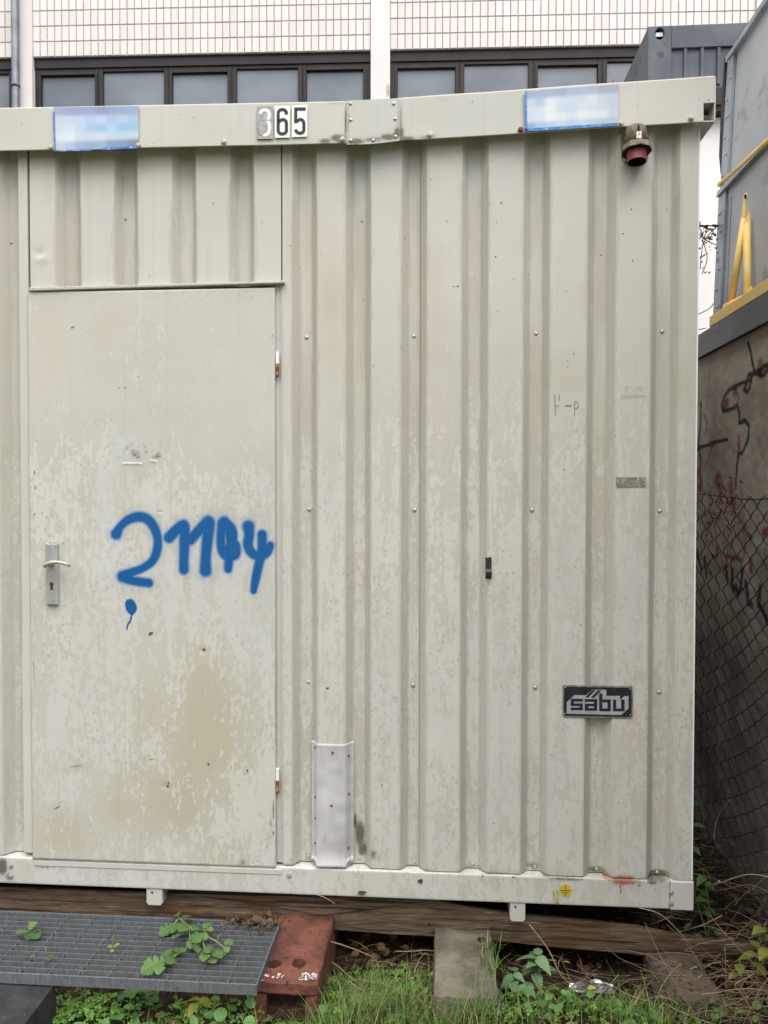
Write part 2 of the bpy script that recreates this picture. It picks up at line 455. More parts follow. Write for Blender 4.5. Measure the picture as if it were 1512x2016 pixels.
M['residue'] = simple('brown_glue_residue', C(134, 128, 112), C(158, 152, 136), 60, .8, c3=C(206, 202, 192), s3=110, t3=.6)
M['chip'] = simple('bare_dark_metal', C(88, 88, 90), C(66, 62, 60), 80, .7)
M['pencil'] = simple('pencil_line', C(120, 136, 142), C(140, 148, 150), 60, .8)
M['faint'] = simple('faint_pencil_line', C(170, 168, 160), C(184, 180, 172), 60, .8)
M['plugred'] = simple('faded_red_plastic', C(142, 62, 62), C(164, 84, 82), 40, .5)
M['plugbody'] = simple('stained_brown_plastic', C(116, 104, 88), C(146, 132, 114), 50, .7, c3=C(92, 82, 68), s3=90, t3=.58)
M['plugplate'] = simple('dull_grey_plastic', C(124, 118, 110), C(142, 136, 128), 30, .6)
M['dark'] = simple('dark_void', C(22, 20, 20), C(30, 28, 28), 10, .9)
M['sigblue'] = simple('sign_blue', C(56, 122, 205), C(110, 162, 220), 60, .45, c3=C(190, 214, 238), s3=60, t3=.6)
M['tarp'] = simple('black_rubber', C(28, 28, 32), C(38, 38, 42), 10, .6)
M['redbit'] = simple('red_plastic', C(200, 60, 62), C(214, 84, 84), 10, .5)
M['galv'] = simple('galvanised_grating', C(98, 102, 105), C(122, 126, 129), 110, .55, .1, c3=C(88, 91, 94), s3=160, t3=.6, stretch=(1, 1, .25), lo=.2, hi=.8)
M['clay'] = simple('red_clay_block', C(96, 58, 48), C(128, 80, 66), 10, .95, c3=C(70, 47, 41), s3=55, t3=.6, bump=.6, bscale=70, bdist=.004)
M['limewash'] = simple('white_mortar', C(224, 220, 214), C(200, 194, 186), 50, .9)
M['block'] = simple('mossy_concrete_block', C(98, 92, 78), C(136, 129, 114), 9, .95, c3=C(120, 114, 96), s3=44, t3=.6, bump=.7, bscale=80, bdist=.005)
M['darkblock'] = simple('dark_weathered_block', C(84, 74, 63), C(112, 101, 88), 8, .95, c3=C(64, 56, 47), s3=50, t3=.56, bump=.7, bscale=60, bdist=.005)
M['blackblock'] = simple('black_recycled_plastic', C(42, 43, 46), C(60, 61, 64), 14, .75, c3=C(84, 84, 84), s3=70, t3=.64, bump=.4, bscale=60)
M['wire'] = simple('dark_oxidised_wire', C(38, 35, 34), C(58, 52, 48), 30, .7, .2)
M['foil'] = simple('crumpled_foil', C(220, 220, 224), C(190, 190, 196), 40, .25, .9)
M['ytag'] = simple('yellow_sticker', C(214, 190, 62), C(222, 200, 84), 30, .5)
M['grass'] = leaf_mat('grass_blade', C(52, 84, 34), C(112, 142, 62), C(170, 152, 106))
M['clover'] = leaf_mat('clover_leaf', C(58, 98, 38), C(116, 154, 64))
M['leafgreen'] = leaf_mat('broad_green_leaf', C(52, 92, 44), C(104, 142, 72))
M['weed'] = leaf_mat('weed_leaf', C(44, 78, 38), C(98, 130, 68))
M['nettle'] = leaf_mat('nettle_leaf', C(74, 106, 74), C(120, 150, 108))
M['bramble'] = leaf_mat('bramble_leaf', C(70, 92, 50), C(140, 142, 60))
M['dead'] = leaf_mat('dead_leaf', C(58, 43, 33), C(106, 80, 56))
M['yleaf'] = simple('yellowed_leaf', C(172, 148, 66), C(196, 170, 88), 60, .6)
M['twig'] = leaf_mat('dry_stem', C(84, 66, 50), C(160, 134, 108), C(190, 170, 146))
M['greenstem'] = simple('green_stem', C(130, 150, 84), C(150, 166, 104), 30, .6)
M['vine'] = simple('dry_red_vine', C(84, 46, 42), C(112, 66, 58), 30, .8)
M['blue'] = simple('blue_plastic', C(70, 96, 160), C(90, 116, 180), 30, .4)

# ------------------------------------------------------------------ setting: sky comes from the world; ground
def mound(x, y):
    t = np.clip((-.08 - np.asarray(y, float)) / .34, 0, 1); u = np.clip((np.asarray(x, float) + .46) / .16, 0, 1)
    return .095 * t * t * (3 - 2 * t) * (.35 + .65 * u * u * (3 - 2 * u))
def ground():
    xs = np.unique(np.concatenate([np.linspace(-60, -3, 20), np.linspace(-3, 3, 150), np.linspace(3, 60, 20)]))
    zs = np.unique(np.concatenate([np.linspace(-60, -1, 20), np.linspace(-1, 3.2, 105), np.linspace(3.2, 60, 20)]))
    me, X, Y, Z = grid_mesh('ground', M['soil'], xs, np.zeros_like(xs), zs)
    near = np.exp(-(np.maximum(np.abs(X) - 2.2, 0) ** 2 + np.maximum(np.abs(Z) - .9, 0) ** 2) * 2)
    H = ((vnoise(X, Z, 5, 1) - .5) * .05 + (vnoise(X, Z, 17, 2) - .5) * .03) * near
    me.vertices.foreach_set('co', np.stack([X, Z, H - .01 + mound(X, Z)], 1).ravel().astype(np.float32))
    me.update()
    return tag(place('ground', me), kind='structure')
ground()

# ------------------------------------------------------------------ office building behind
BY = 9.67; BETA = R(1.94)
bld = empty('office_building', (0, BY, 0), 'white tiled office building with a long strip of dark framed windows, behind the cabin', 'building', rz=BETA)
_bu = Vector((math.cos(BETA), math.sin(BETA), 0)); _bn = Vector((-math.sin(BETA), math.cos(BETA), 0)); _bo = Vector((0, BY, 0))
def bat(px, py, off=0.0):              # photo point -> (along, up) on the building face
    v = ray(px, py); p = CAM + v * ((_bo + _bn * off - CAM).dot(_bn) / v.dot(_bn)); d = p - _bo
    return d.dot(_bu), d.z
def bx_(m, u0, u1, v0, v1, z0, z1): return m.box(u0, u1, v0, v1, z0, z1)
zl = (bat(65, 113)[1] + bat(728, 101)[1]) / 2           # underside of the tiled field
zwin0 = bat(1400, 209)[1]
UL, UR = bat(-260, 100)[0], bat(1490, 60)[0]
m = MB()
bx_(m, UL - 3, UR + 5, .32, 7.0, 0, zl + 4.2)           # carcass, well behind the windows
bx_(m, UL - 3, UR + 5, -.02, .32, 0, zwin0)             # plastered wall below the windows
m.obj('wall', M['plaster'], bld, local=True)
m = MB(); bx_(m, UL - 3, UR + 5, -.06, .315, zwin0, zwin0 + .06)
m.obj('window_sill', M['lintel'], bld, local=True)
fields = [(UL, bat(25, 60)[0]), (bat(65, 60)[0], bat(730, 60)[0]), (bat(768, 60)[0], bat(1487, 60)[0])]
pil = [(bat(25, 60)[0], bat(65, 60)[0]), (bat(730, 60)[0], bat(768, 60)[0]), (bat(1487, 60)[0], bat(1530, 60)[0])]
for a, b in pil:
    m = MB(); bx_(m, a, b, -.05, .315, zwin0 + .062, zl + 4.1)
    m.obj('pillar', M['plaster'], bld, local=True, bevel=.01)
# every tile of the field
TW, TH, GAP = .120, .2455, .012
tb = MB()
e = .004
x0, x1, z0_, z1 = GAP / 2, TW - GAP / 2, GAP / 2, TH - GAP / 2
tb.add([(x0, 0, z0_), (x1, 0, z0_), (x1, 0, z1), (x0, 0, z1), (x0 + e, -.010, z0_ + e * 1.5), (x1 - e, -.010, z0_ + e * 1.5), (x1 - e, -.010, z1 - e), (x0 + e, -.010, z1 - e)],
       [(4, 5, 6, 7), (0, 1, 5, 4), (1, 2, 6, 5), (2, 3, 7, 6), (3, 0, 4, 7)])
tile_me = tb.mesh('tile', M['tile'])
rt_ = random.Random(3)
tiles = []
for fi, (a, b) in enumerate(fields):
    m = MB(); bx_(m, a, b, 0, .315, zl, zl + 4.1)
    fo = m.obj('tile_field', M['grout'], bld, local=True)
    ncol = max(1, round((b - a) / TW)); tw = (b - a) / ncol
    for j in range(16):
        for i in range(ncol):
            tiles.append((fo, a + i * tw, zl + .004 + j * TH, tw / TW, j, fi))
rest = MB(); npart = 0
ztop = bat(700, -12)[1]
vis = [t for t in tiles if t[2] < ztop and bat(-8, 60)[0] - .12 < t[1] < bat(1500, 60)[0]]
vis.sort(key=lambda t: (t[4], -t[5]))
keep = set(id(t) for t in vis[:300])
for t in tiles:
    fo, u, z, sx, j, fi = t
    Mx = Matrix.Translation((u, -.0005 + rt_.uniform(-.0015, .0015), z)) @ Matrix.Rotation(rt_.uniform(-.004, .004), 4, 'Y') @ Matrix.Diagonal((sx, 1, 1, 1))
    if id(t) in keep: place('tile', tile_me, fo, Mx, True)
    else: rest.add([Mx @ Vector(p) for p in tb.v], tb.f)
tag(rest.obj('tile_rows', M['tile'], bld, local=True), kind='stuff')
# lintel and window strips
bays = [
    (fields[0], [(-230, -120, 1), (-100, 18, 0)]),
    (fields[1], [(82, 187, 1), (203, 323, 0), (340, 448, 1), (466, 587, 0), (604, 715, 1)]),
    (fields[2], [(783, 896, 1), (914, 1040, 0), (1059, 1176, 1), (1195, 1322, 0), (1340, 1462, 1)]),
]
for (a, b), pan in bays:
    m = MB(); bx_(m, a + .004, b - .004, .03, .31, zl - .155, zl - .002)
    m.obj('lintel', M['lintel'], bld, local=True)
    edges = []
    for k, (p0, p1, sash) in enumerate(pan):
        lo = a + .004 if k == 0 else (bat(pan[k - 1][1], 140, .06)[0] + bat(p0, 140, .06)[0]) / 2
        hi = b - .004 if k == len(pan) - 1 else (bat(p1, 140, .06)[0] + bat(pan[k + 1][0], 140, .06)[0]) / 2
        u0, u1 = bat(p0, 150, .06)[0], bat(p1, 150, .06)[0]
        zt = zl - .155 - (.115 if sash else .06); zb = zwin0 + .11
        fr = MB(); g = .002
        ztt = zl - .157
        fr.box(lo + g, u0, .05, .16, zwin0 + .064, ztt); fr.box(u1, hi - g, .05, .16, zwin0 + .064, ztt)
        fr.box(u0, u1, .052, .158, zt, ztt); fr.box(u0, u1, .052, .158, zwin0 + .064, zb)
        if sash:                       # the raised frame of an opening sash
            d = .045
            fr.box(u0 - d, u0 - .006, .035, .05, zb - d, zt + d); fr.box(u1 + .006, u1 + d, .035, .05, zb - d, zt + d)
            fr.box(u0 - .006, u1 + .006, .035, .05, zt + .006, zt + d); fr.box(u0 - .006, u1 + .006, .035, .05, zb - d, zb - .006)
        wo = fr.obj('window', M['frame'], bld, local=True, bevel=.004, seg=1)
        pn = MB(); pn.box(u0 - .004, u1 + .004, .09, .10, zb - .004, zt + .004)
        pn.obj('pane', M['glass'], wo, local=True)
# rain pipe on the left pillar
u = bat(38, 60)[0]
m = MB(); m.tube([(u, -.13, 0.0), (u, -.13, zl + 4)], .062, 14)
for z in (2.0, 4.5, bat(38, 180)[1], 10): m.tube([(u, -.13, z), (u, -.13, z + .05)], .07, 14)
po = m.obj('downpipe', M['pipe'], bld, smooth=True, local=True)

# ------------------------------------------------------------------ cabin: profile of the cladding
DEPTH = .034
def bp(lst, py, x_left=None, x_right=None):
    pts = []
    for a, b, c, d in lst:
        pts += [(at(a, py).x, 0), (at(b, py, DEPTH).x, DEPTH), (at(c, py, DEPTH).x, DEPTH), (at(d, py).x, 0)]
    return pts
G_right = bp([(575, 591, 615, 624), (681, 696, 720, 730), (790, 805, 826, 840), (909, 921, 946, 961)], 600) + \
    bp([(1028, 1040, 1065, 1079), (1153, 1164, 1189, 1208), (1278, 1287, 1315, 1332)], 1050)
G_top = bp([(109, 131, 155, 159), (224, 243, 266, 271), (337, 357, 381, 386), (451, 470, 493, 500)], 450)
G_left = []
xl = at(40, 900).x
c0 = xl - .055
for k in range(9, 0, -1):
    c = c0 - k * .207
    G_left += [(c - .045, 0), (c - .02, DEPTH), (c + .02, DEPTH), (c + .045, 0)]
G_left += [(xl - .078, 0), (xl - .05, DEPTH), (xl - .008, DEPTH), (xl - .002, .012)]
PROF = sorted(G_left) + [(xl, 0), (at(57, 450).x, 0)] + G_top + [(at(553, 450).x, 0)] + G_right
PX = np.array([p[0] for p in PROF]); PYY = np.array([p[1] for p in PROF])
def yprof(x): return np.interp(x, PX, PYY)

Z_BEAM0 = at(700, 1763).z            # underside of the floor beam
Z_SHEET = at(640, 1706).z            # lower edge of the cladding
Z_TOP = at(640, 240).z
Z_BEAM1 = Z_SHEET - .004

RIV = [(604, 664), (815, 662), (1055, 657), (1303, 653), (609, 1003), (816, 1004), (1047, 1004), (1298, 1006), (607, 1343), (813, 1349), (1053, 1353), (1297, 1362)]
RUST = [(1195, 1726, 16, 12, .6), (1225, 1731, 36, 11, .8), (1255, 1733, 22, 8, .5), (1175, 1722, 14, 8, .4), (1290, 1735, 18, 6, .3)]
GRIME = [(707, 1650, 11, 34, 1.0), (712, 1680, 12, 18, .9), (697, 1625, 4, 22, .9), (735, 1682, 9, 14, .7), (745, 1690, 12, 10, .5),
         (933, 1712, 26, 8, .5), (1052, 1712, 24, 8, .65), (1075, 1722, 16, 6, .6), (1176, 1720, 24, 9, .8), (1300, 1727, 26, 9, .95), (1282, 1733, 12, 7, .9),
         (1115, 1728, 55, 4, .75), (606, 1695, 16, 8, .5), (817, 1700, 16, 8, .45), (1222, 1745, 8, 14, .4), (712, 1758, 11, 4, .95), (828, 1737, 7, 6, .55),
         (8, 1704, 12, 22, 1.0), (20, 1724, 10, 12, .7), (90, 1705, 26, 3, .6), (1258, 1738, 60, 12, .25)] + [(x_, y_ + 22, 3, 26, .30) for x_, y_ in RIV]
WARM = [(652, 590, 40, 95, .55), (655, 680, 34, 80, .4), (706, 640, 14, 190, .35), (1110, 740, 44, 50, .3), (1053, 830, 16, 260, .28), (1176, 860, 16, 250, .28), (1350, 760, 20, 60, .3), (30, 1560, 40, 90, .3)]
def weather(me, X, Z, extra_warm=(), fold=None, edge=0.0):
    n = vnoise(X, Z, 14, 5)
    set_attr(me, 'grime', np.clip(np.maximum(blobs(X, Z, GRIME), edge), 0, 1))
    set_attr(me, 'rust', np.clip(blobs(X, Z, RUST), 0, 1))
    set_attr(me, 'warm', np.clip(blobs(X, Z, WARM) * (.75 + .5 * vnoise(X, Z, 9, 8)) + (np.clip(1.7 * blobs(X, Z, list(extra_warm)) * (.6 + .7 * vnoise(X, Z, 7, 8)) - .25, 0, 1) if len(extra_warm) else 0), 0, 1))
    zt, zb = at(800, 520).z, at(800, 1060).z
    sp = np.clip((zt - Z) / (zt - zb), 0, 1)
    set_attr(me, 'spot', np.clip(sp + (vnoise(X, Z, 4, 4) - .5) * .5, 0, 1.1))
    if fold is not None: set_attr(me, 'fold', fold)

root = empty('site_cabin', (-.8, 1.2, Z_BEAM0), 'cream corrugated steel site cabin with a blue sprayed number on its door', 'cabin')
XR = at(1366, 1100).x
def clad(xa, xb, z0, z1, dy=0.0, dent=None):
    k = [x for x in PX if xa + .003 < x < xb - .003]
    xs = sorted(set([xa, xb] + k + [x + d for x in k for d in (-.0018, .0018) if xa < x + d < xb] + list(np.arange(xa + .006, xb, .009))))
    xs = np.array(xs)
    ys = (yprof(xs - .0016) + yprof(xs) + yprof(xs + .0016)) / 3 + dy
    zs = np.linspace(z0, z1, max(2, int((z1 - z0) / .011)))
    def yo(X, Z):
        o = (vnoise(X, Z, 3, 11) - .5) * .003
        if dent:
            for px, py, r, d in dent:
                p = at(px, py); o = o + d * np.exp(-(((X - p.x) * 555 / r) ** 2 + ((Z - p.z) * 555 / (r * .7)) ** 2))
        return o
    me, X, Y, Z = grid_mesh('wall_sheet', M['paint'], xs, ys, zs, yo)
    ym = yprof(X)
    fold = ((ym > .003) & (ym < DEPTH - .003)).astype(float)
    sl = np.array([(PX[i], PX[i + 1]) for i in range(len(PX) - 1) if abs(PYY[i] - PYY[i + 1]) > .01])
    dist = np.min(np.stack([np.maximum(np.maximum(a - X, X - b), 0) for a, b in sl]), axis=0)
    fold = np.clip(1.0 - dist / .016, 0, 1) * np.where(ym >= DEPTH - .003, .8, 1)
    groove = (ym >= DEPTH - .004).astype(float)
    ridge = np.where(ym < .003, np.clip(1 - dist / .030, 0, 1), 0)
    fade = np.clip((at(0, 330).z - Z) / .12 + (vnoise(X, Z * .05, 25, 3) - .5) * 2.4, 0, 1)
    weather(me, X, Z, fold=fold * fade, edge=np.clip((Z_SHEET + .022 - Z) / .022, 0, 1) * (.25 + .35 * vnoise(X, Z, 16, 9)))
    set_attr(me, 'groove', groove * fade); set_attr(me, 'ridge', ridge)
    return place('wall_sheet', me, root)
xs_seam = at(827, 1000, DEPTH).x
clad(-3.6, xl - .003, Z_SHEET, Z_TOP)
clad(at(556.5, 900).x, xs_seam - .0006, Z_SHEET, Z_TOP)
clad(xs_seam + .0005, XR, Z_SHEET, Z_TOP, -.0034)
ZD0 = (at(60, 573).z + at(540, 568).z) / 2      # head of the door leaf
clad(at(59.3, 450).x, at(553.5, 450).x, at(300, 562).z, Z_TOP, 0, dent=[(78, 500, 9, .006), (82, 508, 14, -.004)])
# corner edging, frame posts beside the door
m = MB(); m.box(XR + .0005, XR + .006, -.004, .05, Z_SHEET, Z_TOP); m.obj('corner_trim', M['sticker'], root, bevel=.001)
m = MB()
m.box(xl, at(58.8, 900).x, -.002, .03, Z_SHEET + .01, Z_TOP)
m.obj('door_post', M['paint'], root, bevel=.004)
m = MB()
m.box(at(543, 900).x, at(555, 900).x, .004, .03, Z_SHEET + .008, at(300, 560).z)
m.box(at(555, 900).x - .002, at(556.4, 900).x, -.003, .0035, Z_SHEET + .008, at(300, 560).z)
m.obj('door_post', M['paint'], root, bevel=.0015)
# carcass of the cabin: side wall, back, floor, ceiling
CD = 2.44
m = MB()
m.box(XR - .045, XR - .003, .052, CD, Z_BEAM1, Z_TOP)
m.box(-3.6, XR - .05, CD - .04, CD - .003, Z_BEAM1, Z_TOP)
m.box(-3.6, -3.57, .052, CD - .05, Z_BEAM1, Z_TOP)
m.box(-3.56, XR - .05, .045, CD - .05, Z_BEAM0 + .03, Z_BEAM1 - .002)
m.box(-3.56, XR - .05, .06, .07, Z_BEAM1, Z_TOP)
m.obj('body', M['paint'], root)
# floor beam
xbr = at(1318, 1760).x
def facegrid(name, xa, xb, za, zb, y, mat, dx=.008, dz=.006, parent=root, yo=None, **kw):
    me, X, Y, Z = grid_mesh(name, mat, np.arange(xa, xb + dx * .5, (xb - xa) / max(1, round((xb - xa) / dx))), np.zeros(max(2, round((xb - xa) / dx) + 1)) + y, np.linspace(za, zb, max(2, int((zb - za) / dz))), yo)
    weather(me, X, Z, **kw)
    return me, X, Y, Z
def thick_face(name, xa, xb, za, zb, y, back, parent=root, dx=.008, yo=None, edge=.003, **kw):
    """front sheet with turned edges and a depth: one mesh"""
    nx = max(2, round((xb - xa) / dx)); nz = max(2, round((zb - za) / .006))
    xs = np.concatenate([[xa, xa, xa + edge * .3], np.linspace(xa + edge, xb - edge, nx), [xb - edge * .3, xb, xb]])
    ys = np.concatenate([[back, y + edge, y + edge * .3], np.full(nx, y), [y + edge * .3, y + edge, back]])
    zz = np.concatenate([[za, za, za + edge * .3], np.linspace(za + edge, zb - edge, nz), [zb - edge * .3, zb, zb]])
    yz = np.concatenate([[back, y + edge, y + edge * .3], np.full(nz, y), [y + edge * .3, y + edge, back]])
    me, X, Y, Z = grid_mesh(name, M['paint'], xs, ys, zz)
    Yz = np.repeat(yz, len(xs)); Y = np.maximum(Y, Yz)
    if yo is not None: Y = np.where(Y < y + edge * 2, Y + yo(X, Z), Y)
    me.vertices.foreach_set('co', np.stack([X, Y, Z], 1).ravel().astype(np.float32)); me.update()
    me.polygons.foreach_set('use_smooth', [True] * len(me.polygons))
    weather(me, X, Z, **kw)
    return place(name, me, parent), X, Y, Z
fb, *_ = thick_face('floor_beam', -3.6, xbr - .001, Z_BEAM0, Z_BEAM1, -.010, .09)
cb = MB(); cb.box(xbr + .0005, at(1366, 1760, -.01).x, -.0125, .09, Z_BEAM0 - .002, Z_BEAM1 + .002)
cb.obj('corner_casting', M['paint'], root, bevel=.004)
# two bearing feet under the beam
for px in (305, 1019):
    x = at(px, 1760).x; m = MB(); hw = .027 if px > 500 else .03
    z1 = Z_BEAM0 - .001; z0 = at(px, 1781 if px < 500 else 1813).z
    m.prism([(x - hw, z0 + .008), (x - hw + .008, z0), (x + hw - .008, z0), (x + hw, z0 + .008), (x + hw, z1), (x - hw, z1)], -.006, .0)
    m.box(x + hw - .006, x + hw, .0005, .12, z0 + .005, z1) if px < 500 else m.box(x - hw, x - hw + .006, .0005, .12, z0 + .005, z1)
    fo = m.obj('bearing_foot', M['paint'], root, bevel=.002)
    h = MB(); h.tube([(x - .008, -.0075, z1 - .014), (x - .008, -.0062, z1 - .014)], .004, 8); h.obj('bolt_hole', M['dark'], fo)

# roof beam with a kink at its joint
FY = -.045
def roof_piece(name, tl, tr, bl, br, notch=False):
    """bent fascia: front sheet, rounded top, lip below; corners as photo points"""
    a, b, c, d = at(*tl, FY), at(*tr, FY), at(*bl, FY), at(*br, FY)
    nu = max(4, int((b.x - a.x) / .008)); nv = 26
    vs = []; F = []
    rows = [(.0, .06), (.0, .004), (.0, 0.0)]
    prof = [(.45, .092), (.45, .0045), (0, .0045), (0, .001), (.006, 0), (.02, 0)] + [(t, 0) for t in np.linspace(.05, .95, nv)] + [(.98, 0), (.992, .0012), (1, .005), (1, .012), (1.0, .2)]
    X = []; Yv = []; Z = []
    for t, dy in prof:
        for i in range(nu + 1):
            s = i / nu
            lo = c.lerp(d, s); hi = a.lerp(b, s); p = lo.lerp(hi, t)
            X.append(p.x); Z.append(p.z); Yv.append(FY + dy + .004 * (mnoise.noise(Vector((p.x * 3, p.z * 5, 1)))))
    n = nu + 1
    for r in range(len(prof) - 1):
        for i in range(nu):
            F.append((r * n + i, r * n + i + 1, (r + 1) * n + i + 1, (r + 1) * n + i))
    me = bpy.data.meshes.new(name); 
    X = np.array(X); Z = np.array(Z); Yv = np.array(Yv)
    if notch:
        p = at(1384.5, 203, FY); q = at(1404, 160, FY)
        keepf = []
        for f in F:
            cx_ = X[list(f)].mean(); cz_ = Z[list(f)].mean()
            if cx_ > p.x and cz_ < p.z: continue
            if cx_ > q.x and cz_ > q.z and math.hypot((cx_ - q.x) / .012, (cz_ - q.z) / .018) > 1: continue
            keepf.append(f)
        F = keepf
    me.from_pydata(list(zip(X.tolist(), Yv.tolist(), Z.tolist())), [], F)
    me.materials.append(M['paint'])
    me.polygons.foreach_set('use_smooth', [True] * len(me.polygons))
    weather(me, X, Z)
    kf = 2.73 / (2.73 + FY)   # moss is laid out on the face itself
    g = np.clip(blobs(X * kf, CZ + (Z - CZ) * kf, [(640, 278, 16, 7, .8), (662, 272, 14, 9, .9), (672, 275, 12, 12, .9), (681, 240, 3, 40, .85), (800, 274, 22, 7, .9), (790, 262, 6, 16, .9), (835, 270, 20, 5, .6), (560, 206, 40, 3, .4), (660, 203, 30, 3, .5),
                             (788, 240, 3, 40, .8), (850, 268, 18, 6, .5), (1390, 152, 18, 4, .4), (875, 195, 12, 4, .3), (1000, 186, 20, 4, .25)]), 0, 1)
    me.attributes['grime'].data.foreach_set('value', g.astype(np.float32))
    me.attributes['spot'].data.foreach_set('value', np.zeros(len(X), np.float32))
    return place(name, me, root)
roof_piece('roof_beam', (-1000, 232), (734.5, 196.6), (-1000, 318), (734.5, 281))
roof_piece('roof_beam', (735, 195.4), (1409.5, 147.5), (735, 280.5), (1409.5, 238), notch=True)
# joint plate
def plate_pts(pts, y): return [(at(px, py, y).x, at(px, py, y).z) for px, py in pts]
a = [at(683, 198, FY - .004), at(786.5, 193.5, FY - .004), at(683, 284.5, FY - .004), at(786.5, 276.5, FY - .004)]
nu = 40; nv = 24; X = []; Z = []; Yv = []; F = []
for r in range(nv + 1):
    for i in range(nu + 1):
        p = a[2].lerp(a[3], i / nu).lerp(a[0].lerp(a[1], i / nu), r / nv)
        X.append(p.x); Z.append(p.z + (.004 * math.sin(i / nu * 3.1) if r < 2 else 0) * -1); Yv.append(FY - .004)
F = [(r * (nu + 1) + i, r * (nu + 1) + i + 1, (r + 1) * (nu + 1) + i + 1, (r + 1) * (nu + 1) + i) for r in range(nv) for i in range(nu)]
me = bpy.data.meshes.new('joint_plate'); me.from_pydata(list(zip(X, Yv, Z)), [], F); me.materials.append(M['paint'])
X = np.array(X); Z = np.array(Z); weather(me, X, Z)
me.attributes['grime'].data.foreach_set('value', np.clip(blobs(X * 2.73 / 2.681, CZ + (Z - CZ) * 2.73 / 2.681, [(700, 279, 22, 8, .85), (735, 275, 25, 6, .75), (765, 270, 22, 8, .9), (782, 262, 8, 14, .9), (686, 240, 2.5, 50, .6), (784, 230, 2.5, 50, .5)]), 0, 1).astype(np.float32))
me.attributes['spot'].data.foreach_set('value', np.zeros(len(X), np.float32))
jp = place('joint_plate', me, root)
so = jp.modifiers.new('solid', 'SOLIDIFY'); so.thickness = .003; so.offset = -1
# roof: sheet over the top, gutter box along the right side
zt = at(1300, 155, FY).z
xe = at(1409, 200, FY).x
m = MB()
m.box(-3.6, XR, .16, CD - .01, Z_TOP + .002, zt - .05)
m.obj('roof', M['paint'], root)
zb = at(1395, 239, FY).z
m = MB()
m.box(xe - .004, xe, FY + .001, CD, zb + .004, zt - .002)          # outer cheek
m.box(XR - .004, xe, FY + .002, CD, zb, zb + .0038)                # soffit of the overhang
m.box(XR - .01, xe - .005, .3, CD, zb + .005, zt - .004)
m.obj('gutter_beam', M['paint'], root)
m = MB(); p = at(1408, 223, .02)
m.tube([(xe - .03, .02, p.z), (xe + .004, .02, p.z), (xe + .026, .02, p.z + .006)], [.005, .006, .0045], 8)
m.tube([(xe + .001, .02, p.z), (xe + .009, .02, p.z + .001)], .0095, 6)
m.obj('gutter_bolt', M['rustred'], root, label='rust red bolt sticking out of the roof corner')

# door -----------------------------------------------------------------
DX0, DX1 = at(58.5, 1000, -.012).x, at(541.5, 1000, -.012).x
DZ0, DZ1 = at(300, 1699.5, -.012).z, ZD0 - .004
strokes = []
def crop_pts(pts, r):
    o = []
    pts = [tuple(q_) if len(q_) > 2 else (q_[0], q_[1], r) for q_ in pts]
    if len(pts) > 3: pts = arcs(pts, 4)
    for q in pts:
        X_, Y_ = q[0], q[1]; rr = q[2] if len(q) > 2 else r
        p = at(X_ / 2.52, 950 + Y_ / 2.52, -.014); o.append((p.x, p.z, rr * 1.08 / 2.52 / 555))
    return o
strokes.append(crop_pts([(575, 255, 20), (578, 253, 20), (600, 215, 15), (640, 183, 17), (690, 170, 19), (735, 185, 19), (765, 225, 18), (782, 280, 17), (778, 340, 17), (755, 390, 16), (710, 424, 15), (660, 443, 16), (612, 464, 21), (615, 467, 22), (645, 484, 17), (690, 492, 17), (738, 498, 17)], 17))
strokes.append(crop_pts([(838, 273, 21), (870, 240, 20), (905, 212, 20), (915, 225, 21), (915, 300, 20), (912, 380, 18), (912, 432, 19)], 20))
strokes.append(crop_pts([(945, 285, 19), (985, 240, 20), (1025, 205, 24), (1035, 205, 24), (1027, 300, 21), (1020, 380, 20), (1020, 437, 23)], 20))
strokes.append(crop_pts([(1108, 205, 24), (1096, 260, 17), (1100, 330, 18), (1125, 365, 18), (1165, 358, 19), (1175, 320, 15), (1168, 300, 13)], 18))
strokes.append(crop_pts([(1112, 200, 24), (1150, 232, 18), (1158, 280, 15), (1140, 330, 15), (1135, 390, 17), (1132, 430, 15)], 16))
strokes.append(crop_pts([(1130, 250, 9), (1133, 300, 9), (1130, 330, 11)], 10))
strokes.append(crop_pts([(1232, 218, 23), (1236, 260, 19), (1230, 310, 19), (1250, 350, 18), (1290, 366, 18), (1325, 345, 17), (1340, 312, 15)], 18))
strokes.append(crop_pts([(1300, 258, 18), (1300, 330, 18), (1285, 400, 17), (1268, 480, 16), (1258, 538, 12)], 17))
drop = crop_pts([(645, 603, 25), (652, 622, 27), (653, 640, 16), (654, 656, 4)], 25)
tail = crop_pts([(652, 650, 5), (650, 672, 4.5), (645, 688, 5), (634, 706, 4.5), (629, 730, 3.5)], 5)
